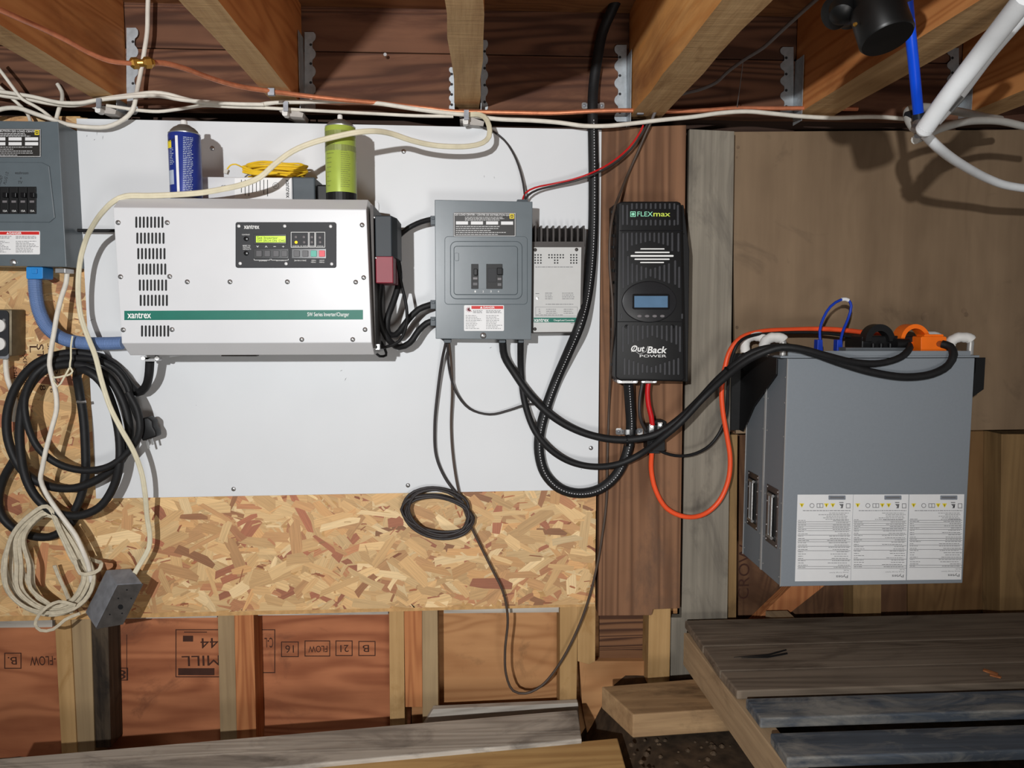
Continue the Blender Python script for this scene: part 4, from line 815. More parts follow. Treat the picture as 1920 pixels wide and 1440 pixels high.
for k in range(3):
    x0 = 1491.5 + k * 104.8; x1 = x0 + 104.2; o_ = -1.2 * k
    sk = 0  # labels sit square on the face
    lb = obj('specification_label', MB().poly([(x0 + 4, 927.5 + o_ * .2), (x1 + 4 - k * .6, 927.2 + o_ * .2), (x1 - 1 - k, 1089 + o_), (x0 - 1, 1090 + o_)], Y0 - 0.0005, Y0 - .0001), PAPER, bt1, 'white printed specification label')
    mb = MB(); yb = 1081 + o_; s1 = x0 + 2
    q = text_mesh('Pytes', x1 - 29, x1 - 5, yb - 0.5, 7.5, Y0 - 0.0007, 180, w=.01); mb.add(q.v, q.f)
    for wd_, yy in ((38, 1073.5), (10, 1069.5)): q = text_mesh('Energy Storage System' if wd_ > 20 else 'Pro Info', x1 - 4 - wd_, x1 - 4, yy + o_, 2.6, Y0 - .0007, 180); mb.add(q.v, q.f)
    for r in range(22):
        yy = 1064 - r * 4.2 + o_
        if r in (0, 1, 4, 8, 10, 12, 13, 15, 17, 18, 19, 20, 21) : mb.rect(s1 + 2, yy + 2.0, x1 - 1, yy + 2.7, Y0 - .0007, Y0 - .0003)
        wd_ = random.uniform(20, 45); small_print(x1 - 2 - wd_, x1 - 2, yy - 1, yy + 1, 1, Y0 - .0007, .9, mb=mb); small_print(s1 + 3, s1 + 3 + random.uniform(8, 22), yy - 1, yy + 1, 1, Y0 - .0007, .9, mb=mb)
    small_print(s1 + 12, x1 - 1, 956, 959, 1, Y0 - .0007, 1.1, 1, mb=mb)
    for r in range(5): wd_ = random.uniform(25, 60); small_print(x1 - 2 - wd_, x1 - 2, 961 + r * 3, 963 + r * 3, 1, Y0 - .0007, .9, mb=mb)
    # pictograms
    cy_ = 948; 
    for cx_ in (x0 + 31,): mb.ell(cx_, cy_, 4.4, 4.4, Y0 - .0007, Y0 - .0003, 16)
    mb.ring(x0 + 40, cy_ - 4, x0 + 52, cy_ + 4, .9, Y0 - .0007, Y0 - .0003); mb.rect(x0 + 45.5, cy_ - 3, x0 + 46.5, cy_ + 3, Y0 - .0007, Y0 - .0003)
    mb.rect(x0 + 82, 941.5, x0 + 90, 943, Y0 - .0007, Y0 - .0003); mb.poly([(x0 + 82, 945), (x0 + 90, 945), (x0 + 84, 953), (x0 + 88.5, 953)], Y0 - .0007, Y0 - .0003); mb.ring(x0 + 95, 944, x0 + 103, 953, 1, Y0 - .0007, Y0 - .0003)
    obj('lettering', mb, GREYPRINT, lb)
    for cx_ in (x0 + 12, x0 + 58, x0 + 70):
        obj('warning_triangle', MB().poly([(cx_ - 4.5, 944), (cx_ + 4.5, 944), (cx_, 952)], Y0 - .0007, Y0 - .0003), YELLOW, lb)
        obj('triangle_mark', MB().rect(cx_ - .5, 945.3, cx_ + .5, 949.5, Y0 - .0009, Y0 - .0006), DARKPRINT, lb)
    obj('glyph_centre', MB().ell(x0 + 31, cy_, 3.4, 3.4, Y0 - .0009, Y0 - .0006, 16), PAPER, lb)
    obj('serial_sticker', MB().rrect(x0 + 62, 929, x0 + 94, 937, 1, Y0 - .0009, Y0 - .0004, 2), plain('sticker_grey', (128, 134, 142), .4), lb)
    obj('serial_bar', MB().rect(x0 + 65, 931.5, x0 + 91, 934.5, Y0 - .0011, Y0 - .0007), GREYPRINT, lb)
# bracket gussets beside the batteries
def gusset(xa, xb, label, s):
    z = lambda y, Y: P(1420, y, Y).z
    pg = [(-0.135, BT - 0.006), (-0.135, z(702, -.135)), (0.0, z(762, 0)), (0.07, z(808, .08)), (0.098, z(808, .08)), (0.098, BT - 0.006)]
    t = thing('battery_bracket', label, 'bracket', (xa, 0, z(808, .08)))
    obj('gusset', MB().prism([(xa, y, zz) for y, zz in pg], (xb - xa, 0, 0)), BLACK, t, bevel=.0006)
    obj('wall_flange', MB().box(min(xa, xa + s * 0.03), max(xa, xa + s * .03), 0.0965, 0.0995, z(808, .08), BT - .006), BLACK, t)
    return t
gt = gusset(BX0 - 0.019, BX0 - 0.0165, 'black triangular bracket on the left side of the batteries', -1)
g2 = gusset(BX1 + 0.0145, BX1 + 0.017, 'black triangular bracket on the right side of the batteries', 1)
obj('front_flange', MB().prism([(BX1 + .0145, -.135, BT - .006), (BX1 + .040, -.135, BT - .006), (BX1 + .040, -.135, BT - .082), (BX1 + .0145, -.135, BT - .1)], (0, .002, 0)), BLACK, g2)
# power and signal connectors standing on the top panels
def zt(p): return Vector(p)
YS = -0.06
t = thing('battery_plug', 'black battery power plug with arched grip on the front battery', 'plug', P(1652, 655, -.09))
obj('body', MB().box(P(1600, 645, YS).x, P(1702, 645, YS).x, -0.10, -0.045, BT + .0003, P(1650, 629, YS).z), BLACK, t, bevel=.003)
def arch(cx, cy, ro, ri, Ya, Yb, seg=20):
    pts = [(cx + ro * math.cos(math.pi * k / seg), cy - ro * 1.15 * math.sin(math.pi * k / seg)) for k in range(seg + 1)] + [(cx + ri * math.cos(math.pi * k / seg), cy - ri * 1.15 * math.sin(math.pi * k / seg)) for k in range(seg, -1, -1)]
    mb = MB(); n_ = seg + 1
    for k in range(seg): mb.poly([pts[k], pts[k + 1], pts[2 * n_ - 2 - k], pts[2 * n_ - 1 - k]], Ya, Yb)
    return mb
obj('grip_arch', arch(1651, 640, 28, 17, -0.115, -0.085), BLACK, t, 'arched grip', smooth=True)
obj('collar', MB().cyl(P(1678, 645, -0.125), P(1702, 645, -.125), .013), BLACK, t, smooth=True); mb = MB()
for x in (1637, 1652, 1669): mb.cyl(P(x, 658, -.12), P(x, 644, -.12), .005)
obj('terminal_nuts', mb, BLACK_GLOSS, t, smooth=True)
t = thing('battery_plug', 'orange battery power plug with arched grip on the front battery', 'plug', P(1735, 655, -.09))
obj('body', MB().rrect(1727, 631, 1775, 661, 3, -0.135, -0.09, 3), ORANGE_PL, t, bevel=.002)
obj('collar', MB().rrect(1733, 627, 1769, 633, 2, -0.13, -0.10, 3), ORANGE_PL, t)
obj('grip_arch', arch(1717, 640, 28, 21, -0.115, -0.075), ORANGE_PL, t, 'arched grip', smooth=True)
obj('base', MB().rect(1690, 640, 1730, 660.5, -0.10, -0.06), ORANGE_PL, t, bevel=.002)
obj('socket', MB().ell(1763, 645, 7, 6, -0.1362, -0.134, 18), plain('socket_brown', (150, 70, 30), .5), t)
t = thing('battery_plug', 'black battery plug at the rear beside the black arched plug', 'plug', P(1610, 655, 0))
obj('body', MB().rect(1602, 628, 1632, 656, -0.02, 0.03), BLACK, t, bevel=.002)
mb = MB().rect(1586, 652, 1700, 660, Y0 + .02, Y0 + .06); obj('port_strip', mb, plain('port_plate', (90, 94, 98), .4), bt1, 'darker port strip')
obj('bolt', MB().cyl(P(1478.5, 668, -.14), P(1478.5, 660, -.14), .003), STEEL, bt1)
# ================================================================ conduits and heavy cables
def curve_pts(pts, Y=None): return [P(p[0], p[1], p[2] if len(p) > 2 else Y) for p in pts]
# ribbed blue-grey conduit, left
t = thing('flexible_conduit', 'ribbed blue-grey flexible conduit from the left breaker panel to the inverter', 'conduit', P(65, 500, -.05))
pp = curve_pts([(65, 514, -.045), (67, 550, -.045), (74, 585, -.045), (90, 615, -.045), (118, 635, -.045), (155, 643, -.045), (200, 644, -.045), (230, 643, -.045)])
path = spline(pp, 0.0008); mb = MB().tube(path, 0.0145, 14, 0, rad=lambda i, n: 0.0153 if (i // 2) % 2 else 0.0134)
obj('hose', mb, BLUE_FLEX, t, smooth=False)
obj('connector', MB().rrect(49, 499.5, 80, 523, 3, -0.068, -0.024, 3).rect(59, 504, 69, 513, -0.071, -.066), BLUE_PL, t, 'bright blue end connector', bevel=.002)
# liquid-tight black conduit
t = thing('black_conduit', 'thick black conduit looping from the ceiling down to the tall black controller', 'conduit', P(1085, 930, -.02))
pp = curve_pts([(1166, -20, -.02), (1146, 22, -.01), (1130, 60, 0), (1120, 110, 0), (1113, 160, 0), (1111, 200, -.01), (1112, 260, -.014), (1113, 340, -.016), (1112, 430, -.018), (1108, 500, -.03), (1100, 560, -.050), (1086, 612, -.078), (1065, 662, -.050), (1042, 715, -.022), (1024, 765, -.022), (1012, 812, -.022), (1011, 850, -.022), (1022, 888, -.022), (1048, 915, -.022), (1085, 925, -.02), (1124, 917, -.018), (1152, 895, -.018), (1170, 865, -.018), (1179, 835, -.018), (1183, 800, -.018), (1181, 760, -.03), (1178, 718, -.05)])
obj('sleeve', MB().tube(pp, m(9.5), 16), BLACK_RUB, t, smooth=True)
path = spline(pp, 0.001); mb = MB(); acc = 0
for i in range(1, len(path) - 1):
    acc += (path[i] - path[i - 1]).length
    if acc > 0.0062:
        acc = 0; p = path[i]
        if p.z < P(0, 215, 0).z:
            T_ = (path[i + 1] - path[i - 1]).normalized(); sd_ = T_.cross(Vector((0, 1, 0))).normalized()
            nn = sd_.cross(T_); nn = nn if nn.y < 0 else -nn; c = p + nn * m(9.55) + sd_ * 0.0006; mb.prism([c + T_ * .0016 + sd_ * .0009, c + T_ * .0016 - sd_ * .0009, c - T_ * .0016 - sd_ * .0009, c - T_ * .0016 + sd_ * .0009], (0, .0012, 0))
obj('dotted_print', mb, DOT_WHITE, t, 'row of pale printed dots')
cable('battery_cable', [(942, 638, -.055), (946, 668, -.040), (965, 700, -.036), (995, 742, -.044), (1035, 780, -.050), (1080, 806, -.050), (1130, 821, -.052), (1180, 824, -.055), (1228, 815, -.064), (1268, 790, -.068), (1308, 753, -.07), (1345, 713, -.098), (1380, 682, -.130), (1412, 661, -.148), (1450, 652, -.168), (1492, 653, -.176), (1530, 664, -.176), (1580, 682, -.172), (1640, 699, -.172), (1700, 707, -.172), (1748, 701, -.172), (1778, 685, -.170), (1788, 665, -.165), (1782, 650, -.15), (1766, 645, -.136)], 15, BLACK_RUB, 'thick black cable draped over the battery front to the orange plug')
cable('battery_cable', [(976, 638, -.055), (977, 700, -.020), (984, 755, -.030), (1003, 808, -.048), (1032, 843, -.048), (1070, 866, -.044), (1115, 875, -.044), (1160, 870, -.045), (1200, 852, -.054), (1238, 824, -.080), (1275, 793, -.098), (1320, 745, -.102), (1362, 706, -.130), (1395, 680, -.158), (1425, 664, -.178), (1465, 651, -.192), (1505, 655, -.197), (1550, 667, -.195), (1600, 679, -.180), (1650, 681, -.172), (1690, 669, -.168), (1706, 652, -.15), (1702, 645, -.126)], 13, BLACK_RUB, 'thick black cable draped to the black arched plug on the battery')
cable('orange_cable', [(1222, 846, -.02), (1221, 880, -.012), (1229, 918, -.01), (1250, 953, -.01), (1285, 969, -.01), (1320, 964, 0), (1348, 940, .0), (1365, 902, .0), (1369, 860, .0), (1362, 812, 0), (1355, 770, 0), (1353, 735, 0), (1359, 690, 0), (1370, 655, 0), (1390, 633, 0), (1425, 622, 0), (1490, 618, 0), (1550, 617, 0), (1600, 621, 0), (1650, 628, 0), (1695, 635, -.03)], 9.5, ORANGE_INS, 'orange cable looping below the terminal and along the top of the batteries')
cable('black_wire', [(1232, 842, -.03), (1248, 850, -.02), (1275, 855, -.01), (1305, 850, 0), (1332, 834, .01), (1352, 806, .01), (1362, 775, .01), (1364, 740, .0), (1368, 690, -.02), (1380, 650, -.04), (1400, 632, -.02), (1450, 625, -.01), (1540, 624, -.01), (1600, 632, -.01)], 6, BLACK_RUB, 'thin black cable from the terminal to the top of the batteries')
cable('red_lead', [(1216, 716, -.05), (1214, 735, -.05), (1216, 760, -.05), (1221, 780, -.05), (1223, 797, -.048)], 10, RED_INS, 'short red lead from the tall controller to the terminal')
cable('black_lead', [(1205, 716, -.05), (1200, 745, -.05), (1200, 780, -.05), (1208, 802, -.04), (1217, 812, -.03)], 6.5, DARK_WIRE, 'short black lead beside the red lead under the tall controller')
def tie(x, y, r, Y, label, ang=0):
    p = P(x, y, Y); ax = Vector((math.cos(ang), 0, math.sin(ang)))
    obj('cable_tie', MB().lathe(p - ax * .002, ax, [(0, r), (.004, r)], 18), BLACK_GLOSS, smooth=True, label=label, cat='cable tie')
tie(1174, 826, m(11), -.050, 'black cable tie around the cables at the post', 0)
tie(1366, 697, m(11), -.12, 'black cable tie bundling the thick cables left of the battery bracket', .7)
# network cable
t = thing('network_cable', 'short blue network cable arching over the battery tops', 'cable', P(1557, 655, -.08))
obj('cord', MB().tube(curve_pts([(1538, 640, -.09), (1537, 620, -.085), (1544, 596, -.08), (1557, 575, -.075), (1577, 562, -.07), (1591, 563, -.07), (1596, 574, -.07), (1590, 598, -.07), (1580, 622, -.08), (1575, 645, -.09)]), m(2.6, -.08), 10), BLUE_NET, t, smooth=True)
for x in (1538, 1575): obj('plug', MB().poly([(x - 4.5, 637), (x + 4.5, 637), (x + 5.5, 658), (x - 5.5, 658)], -0.10, -0.08), BLUE_NET, t, bevel=.001)
obj('white_tag', MB().tube([P(1578, 561.5, -.07), P(1585, 561, -.07), P(1591, 563, -.07)], m(3.6, -.08), 10), PAPER, t, smooth=True)
# black cables between the inverter and the load centre
cable('inverter_cable', [(810, 411, -.06), (790, 416, -.05), (765, 428, -.04), (745, 445, -.05), (728, 465, -.08), (716, 474, -.11)], 10, BLACK_RUB, 'black cable from the top left gland of the load centre')
cable('inverter_cable', [(726, 440, -.12), (738, 465, -.10), (747, 500, -.08), (748, 530, -.08), (738, 565, -.09), (726, 600, -.10), (728, 625, -.09), (742, 628, -.08), (765, 600, -.07), (785, 580, -.065), (812, 570, -.06)], 12, BLACK_RUB, 'black cable from the middle gland curling up beside the dark red cover')
cable('inverter_cable', [(714, 531, -.13), (710, 570, -.12), (714, 605, -.11), (727, 635, -.10), (748, 651, -.08), (768, 643, -.07), (785, 620, -.065), (800, 606, -.06), (812, 602, -.06)], 12, BLACK_RUB, 'black cable from the lowest gland curling down beside the inverter')
cable('inverter_cable', [(728, 445, -.14), (742, 480, -.13), (752, 530, -.11), (762, 575, -.10), (762, 610, -.11), (748, 640, -.12), (722, 651, -.13), (706, 651, -.15)], 6, BLACK_RUB, 'thin black cable arching down to the ground lug of the inverter')
cable('inverter_cable', [(704, 660, -.12), (712, 668, -.10), (724, 666, -.09), (722, 655, -.09), (714, 640, -.09)], 5, BLACK_RUB, 'short thin black cable loop under the lower right corner of the inverter')
cable('black_wire', [(146, 432, -.03), (180, 432.5, -.03), (224, 432.5, -.03)], 6, BLACK_RUB, 'short black cable between the left breaker panel and the inverter')

# ---------------------------------------------------------------- big black coil at the left
cable('extension_cable', [(281, 678, -.08), (279, 705, -.07), (272, 727, -.05), (258, 736, -.04), (243, 722, -.035), (222, 694, -.03), (195, 674, -.03), (158, 663, -.035), (115, 664, -.04), (70, 680, -.045), (32, 722, -.045), (13, 780, -.045), (18, 835, -.045), (45, 885, -.045), (90, 911, -.045), (140, 915, -.045), (185, 898, -.045), (222, 870, -.05), (240, 835, -.045), (241, 790, -.05), (226, 742, -.05), (200, 705, -.05), (165, 688, -.06), (120, 684, -.06), (80, 697, -.06), (50, 735, -.06), (38, 790, -.06), (38, 840, -.06), (48, 895, -.06), (70, 935, -.06), (102, 960, -.06), (145, 967, -.06), (185, 952, -.06), (212, 915, -.06), (224, 870, -.065), (224, 820, -.065), (214, 770, -.065), (190, 716, -.07), (160, 694, -.07), (145, 700, -.05), (148, 730, -.035), (156, 780, -.03), (160, 840, -.03), (160, 890, -.03), (152, 930, -.028), (140, 958, -.03)], 15.5, BLACK_RUB, 'heavy black cable coiled on the wall below the left breaker panel')
cable('extension_cable', [(262, 790, -.05), (250, 760, -.05), (240, 725, -.05), (220, 695, -.05), (190, 678, -.055), (150, 672, -.055), (105, 676, -.055), (68, 700, -.07), (47, 745, -.07), (50, 790, -.07), (72, 840, -.07), (110, 870, -.07), (160, 882, -.07), (205, 874, -.07), (245, 842, -.07), (262, 810, -.075), (258, 770, -.075), (240, 735, -.08)], 13, BLACK_RUB, 'black cord of the coil that ends in the three-pin plug')
cable('extension_cable', [(28, 860, -.03), (8, 895, -.02), (-3, 935, -.015), (2, 965, -.012), (25, 990, -.012), (60, 1005, -.012), (95, 1006, -.012), (130, 985, -.012), (150, 955, -.014)], 15, BLACK_RUB, 'lowest loop of heavy black cable behind the cream cord coil')
t = thing('power_plug', 'black three-pin power plug hanging beside the black cable coil', 'plug', P(277, 805, -.05))
def rot_poly(mb, pts, cx, cy, ang, Ya, Yb):
    a = math.radians(ang); return mb.poly([(cx + x * math.cos(a) - y * math.sin(a), cy + x * math.sin(a) + y * math.cos(a)) for x, y in pts], Ya, Yb)
obj('body', rot_poly(MB(), [(-8, -24), (8, -24), (15, -14), (13, -4), (16, 6), (15, 16), (-13, 18), (-15, 4), (-12, -6), (-14, -14)], 275, 807, -14, -0.066, -0.034), BLACK, t, bevel=.004, seg=3, smooth=True)
for dx, l_, mt in ((-3, 18, STEEL), (6, 13, STEEL)):
    mb = MB(); rot_poly(mb, [(dx - 1.8, 0), (dx + 1.8, 0), (dx + 1.8, l_), (dx - 1.8, l_)], 277, 823, -14, -0.052, -0.048); obj('prong', mb, mt, t)
mb = MB(); q = text_mesh('North', 248, 272, 800, 6, -0.0673, -68); 
obj('collar', MB().cyl(P(147, 752, -.032), P(159, 754, -.032), .0035).tube([P(145, 753, -.046), P(153, 754, -.048), P(161, 753, -.046)], .0035, 8), STEEL, label='bright metal crimp ring around the hanging black cable', cat='ring', smooth=True)

# ---------------------------------------------------------------- pale cords
cable('white_cable', [(872, 216, -.03), (892, 214, -.04), (908, 219, -.06), (917, 236, -.08), (917, 256, -.09), (905, 268, -.10), (880, 274, -.11), (850, 275, -.12), (810, 272, -.13), (770, 263, -.15), (735, 251, -.17), (705, 246, -.20), (670, 248, -.215), (630, 256, -.215), (585, 268, -.215), (548, 284, -.215), (515, 308, -.22), (488, 332, -.225), (455, 346, -.22), (415, 355, -.21), (380, 361, -.205), (330, 365, -.20), (280, 367, -.20), (235, 368, -.20), (214, 377, -.20), (192, 398, -.18), (175, 422, -.14), (161, 450, -.10), (151, 485, -.085), (147, 520, -.08), (147, 560, -.075), (152, 595, -.07), (166, 635, -.075), (178, 665, -.085), (190, 712, -.09), (206, 762, -.095), (228, 806, -.10), (250, 845, -.09), (265, 885, -.08), (272, 925, -.07), (276, 970, -.05), (281, 1005, -.04), (279, 1028, -.04), (266, 1052, -.045), (254, 1072, -.05), (244, 1094, -.055)], 9.6, BEIGE_CORD, 'long cream cord looping over the inverter top and down to the hanging grey box')
cable('white_cable', [(126, 510, -.04), (124, 530, -.04), (115, 558, -.05), (107, 590, -.062), (102, 620, -.068), (96, 655, -.08), (93, 685, -.085), (99, 712, -.085), (105, 738, -.085), (106, 768, -.085), (98, 800, -.085), (86, 845, -.085), (79, 880, -.085), (76, 898, -.08), (85, 922, -.075), (104, 952, -.078), (125, 980, -.078), (142, 1004, -.078), (155, 1032, -.078), (166, 1060, -.070), (172, 1090, -.060)], 8.5, WHITE_CORD, 'white cord from the left breaker panel passing through the black coil')
cable('twine', [(136, 630, -.07), (133, 650, -.075), (133, 672, -.085), (131, 688, -.088), (136, 696, -.09), (131, 702, -.09), (120, 705, -.09), (104, 708, -.092), (97, 706, -.088), (108, 725, -.092), (120, 708, -.092), (130, 690, -.09)], 3.4, BEIGE_CORD, 'thin pale string tied around the black cable coil', cat='twine')
cable('white_cable', [(12, 655, -.02), (11, 680, -.02), (14, 710, -.02), (22, 732, -.015), (30, 760, -.006), (26, 790, -.004)], 9, WHITE_CORD, 'white cord hanging from the outlet box at the left edge')
# cream coil made of one flat cord
pts = []
random.seed(11)
LOOP = [(88, 950), (52, 968), (22, 1005), (6, 1060), (14, 1108), (48, 1140), (95, 1152), (138, 1142), (166, 1118), (178, 1082), (160, 1040), (128, 985)]
INS = [(0, 12), (6, 14), (22, 6), (52, 0), (52, -6), (38, -10), (10, -14), (0, -18), (-14, -14), (-22, -2), (-22, 8), (-14, 16)]
ORD = [0, .75, .3, 1.0, .15, .6, .45, .9, .05]
for k, q in enumerate(ORD):
    for j in range(12):
        w_ = q + random.uniform(-.10, .10)
        pts.append((LOOP[j][0] + INS[j][0] * w_, LOOP[j][1] + INS[j][1] * w_ * 1.2, -0.030 - 0.0045 * k - 0.003 * math.sin(j * 1.7 + k)))
cable('coiled_cable', pts, 7.6, DIRTY_CORD, 'dirty cream lamp cord wound in a loose coil hanging at lower left', cat='cord')
cable('coiled_cable', [(140, 1050, -.078), (150, 1075, -.08), (168, 1076, -.08), (186, 1068, -.078), (190, 1057, -.07), (180, 1052, -.04), (150, 1040, -.03)], 7, DIRTY_CORD, 'turn of cream cord binding the loose coil on its right side', cat='cord')
cable('coiled_cable', [(142, 1135, -.075), (110, 1128, -.078), (80, 1145, -.08), (66, 1170, -.08), (76, 1182, -.08), (100, 1180, -.078), (122, 1162, -.072), (150, 1150, -.07)], 6, DIRTY_CORD, 'small loose loop of cream cord at the bottom of the coil', cat='cord')
cable('coiled_cable', [(102, 1060, -.02), (108, 1076, -.018), (118, 1098, -.016), (128, 1122, -.016), (134, 1150, -.02)], 7, DIRTY_CORD, 'stripped end of cream cord inside the coil', cat='cord')
# hanging metal box
t = thing('metal_box', 'weathered grey metal outlet box dangling from the cream cord at lower left', 'outlet box', P(215, 1180, -.05))
YM = -0.088; off = P(199, 1068, -.04) - P(221, 1098, YM)
fq = [P(221, 1098, YM), P(269, 1095, YM), P(231, 1171, YM), P(180, 1180, YM)]
obj('box', MB().prism([p + off * .04 for p in fq], off * .96), OLD_METAL, t, bevel=.003, seg=2)
obj('cover', MB().prism(fq, off * .035), plain('shaded_cover_metal', (78, 74, 71), .5, .5, var=.25, scale=40, bump=.15), t, 'pierced cover, darkened for shade', bevel=.0006)  # darker than the box sides: the face's shade is in its colour
for x, y, r in ((226, 1138, .0062), (222, 1122, .002), (246, 1122, .002), (206, 1152, .002), (229, 1150, .002), (238, 1106, .002)): obj('hole', MB().lathe(P(x, y, YM), (0, -1, 0), [(0, r), (.0003, r)], 16), BLACK, t)
# outlet box at the left edge
t = thing('outlet_box', 'old metal outlet box with white sockets at the left edge', 'outlet', P(15, 668, -.02))
obj('box', MB().poly([(-40, 580), (22, 580), (22, 668), (-40, 668)], -0.045, 0.0108), plain('old_box_brown', (108, 98, 80), .5, .4, var=.2), t, bevel=.004, smooth=True)
obj('cover', MB().rrect(-40, 582, 16, 668, 8, -0.048, -0.044, 4), plain('charcoal_panel', (46, 47, 50)), t)
for y in (611, 645): obj('socket', MB().ell(-2, y, 11, 12, -0.053, -0.047, 24), FOAM, t, 'white socket', bevel=.001)
obj('yoke_screw', MB().lathe(P(8, 600, -.048), (0, -1, 0), [(0, .004), (.002, .003)], 12), STEEL, t, smooth=True)
obj('ear', MB().rrect(-10, 660, 16, 673, 3, -0.047, -0.043, 3), OLD_METAL, t)

# ---------------------------------------------------------------- thin wires below the load centre
cable('brown_wire', [(1226, 218, -.03), (1211, 250, -.02), (1196, 285, -.012), (1178, 325, -.012), (1163, 362, -.05), (1151, 395, -.085), (1144, 440, -.095), (1143, 495, -.095), (1148, 560, -.095), (1149, 620, -.085), (1145, 690, -.04), (1142, 760, -.006), (1139, 850, -.006), (1137, 940, -.006), (1129, 1005, -.008), (1119, 1062, -.01), (1106, 1115, -.01), (1085, 1175, -.006), (1050, 1243, -.004), (1015, 1286, -.004), (985, 1300, -.004), (962, 1295, -.004), (949, 1265, -.004), (947, 1220, -.004), (952, 1160, -.006), (944, 1112, -.01), (922, 1066, -.01), (898, 1018, -.01), (875, 968, -.012), (860, 920, -.012), (850, 860, -.012), (846, 800, -.012), (848, 730, -.02), (846, 680, -.03), (842, 642, -.05)], 5, BROWN_WIRE, 'thin brown wire from the load centre hanging in a long loop and up the post')
cable('dark_wire', [(836, 642, -.05), (828, 680, -.03), (820, 740, -.02), (815, 800, -.015), (818, 855, -.012), (834, 895, -.012), (862, 935, -.014), (880, 970, -.016)], 5.4, DARK_WIRE, 'thin dark wire running straight down from the load centre to the small coil')
cable('dark_wire', [(839, 642, -.05), (842, 690, -.03), (855, 735, -.02), (880, 766, -.015), (918, 777, -.012), (955, 769, -.012), (985, 759, -.02), (1004, 757, -.03)], 4.6, DARK_WIRE, 'thin dark wire curving from the load centre to the thick cables')
pts = []
for k in range(6):
    for j in range(10):
        a = 2 * math.pi * j / 10; rx = 62 + 6 * math.sin(k * 2.1); ry = 40 + 8 * math.sin(k * 1.3)
        pts.append((821 + rx * math.cos(a) + 3 * math.sin(k * 3), 964 + ry * math.sin(a) + 8 * math.cos(a) + 4 * math.cos(k * 2), -0.012 - 0.003 * k))
cable('coiled_wire', pts, 5.4, DARK_WIRE, 'small flat coil of dark wire hanging below the white panel', cat='wire')
# wires above the load centre
cable('red_wire', [(979, 378, -.045), (985, 362, -.04), (1003, 352, -.035), (1035, 345, -.032), (1075, 336, -.04), (1112, 323, -.045), (1150, 302, -.035), (1180, 276, -.03), (1200, 248, -.03), (1206, 235, -.03)], 3.4, RED_INS, 'thin red wire from the top of the load centre to the ceiling')
cable('black_wire', [(983, 378, -.045), (990, 366, -.04), (1008, 356, -.033), (1040, 348, -.03), (1078, 339, -.038), (1113, 327, -.045), (1152, 306, -.033), (1183, 280, -.028), (1204, 250, -.028), (1214, 232, -.028)], 4.0, DARK_WIRE, 'thin black wire running with the red wire to the ceiling')
cable('grey_wire', [(985, 378, -.045), (981, 345, -.035), (972, 310, -.03), (960, 283, -.025), (945, 262, -.02), (925, 247, -.02), (900, 236, -.02), (875, 226, -.025), (862, 219, -.03)], 3.8, DARK_WIRE, 'thin dark wire from the load centre up to the ceiling staple')
cable('grey_wire', [(1222, 226, -.03), (1232, 204, -.03), (1252, 188, -.05), (1280, 176, -.08), (1315, 167, -.12), (1342, 155, -.15), (1365, 134, -.20), (1395, 112, -.26), (1430, 90, -.32), (1465, 58, -.40), (1500, 26, -.48), (1545, -14, -.60)], 6.5, GREY_WIRE, 'grey cable climbing to the upper right between the joists')
cable('grey_wire', [(1393, 116, -.2), (1389, 150, -.12), (1382, 200, -.03)], 1.6, GREY_WIRE, 'hair-thin wire hanging from the grey cable')
# ---------------------------------------------------------------- white house cables along the ceiling edge
cable('white_cable', [(-30, 172, -.03), (10, 180, -.03), (45, 184, -.03), (90, 193, -.03), (140, 197, -.03), (172, 190, -.035), (205, 184, -.04), (250, 178, -.04), (290, 174, -.045), (315, 177, -.04), (355, 188, -.035), (410, 197, -.03), (470, 199, -.03), (515, 192, -.04), (560, 191, -.045), (610, 190, -.04), (660, 190, -.035), (710, 194, -.035), (770, 203, -.035), (830, 211, -.035), (880, 216, -.03), (930, 223, -.03), (1000, 226, -.03), (1050, 230, -.03), (1095, 236, -.035), (1140, 236, -.04), (1190, 231, -.035), (1240, 225, -.035), (1300, 219, -.03), (1350, 212, -.03), (1400, 209, -.03), (1450, 213, -.03), (1500, 218, -.03), (1560, 221, -.03), (1640, 219, -.03), (1710, 224, -.03)], 8.0, WHITE_CORD, 'long white cable running along the whole ceiling edge below the copper pipe')
cable('white_cable', [(-30, 168, -.045), (15, 174, -.045), (60, 181, -.045), (110, 192, -.045), (150, 193, -.045), (180, 188, -.045), (215, 184, -.048), (260, 180, -.05), (300, 180, -.05), (340, 187, -.045), (400, 192, -.045), (450, 195, -.042), (495, 196, -.04)], 7, WHITE_CORD, 'second white cable beside the long one at upper left')
cable('white_cable', [(200, 198, -.03), (235, 203, -.028), (262, 207, -.028), (298, 209, -.028), (340, 204, -.028), (380, 198, -.03), (430, 200, -.03), (490, 202, -.03), (545, 205, -.03), (620, 209, -.03), (700, 213, -.03), (780, 217, -.03), (850, 218, -.03)], 6, WHITE_CORD, 'thinner white cable sagging below the others between the first two staples')
cable('white_cable', [(-30, 216, -.05), (5, 204, -.05), (35, 203, -.055), (65, 213, -.06), (95, 223, -.06), (125, 233, -.04), (160, 238, -.03), (200, 238, -.03), (232, 224, -.03), (248, 208, -.035), (254, 188, -.035), (258, 165, -.02), (264, 135, -.01), (270, 100, -.01), (276, 60, -.01), (277, 20, -.01), (278, -15, -.01)], 8, WHITE_CORD, 'white cable dropping from the ceiling past the brass fitting and back over the left panel')
cable('white_cable', [(-20, 108, -.06), (5, 138, -.06), (25, 165, -.055), (42, 186, -.05), (60, 196, -.04), (80, 208, -.04), (95, 220, -.045)], 6, WHITE_CORD, 'slanting white cable at the upper left edge, upper one of two')
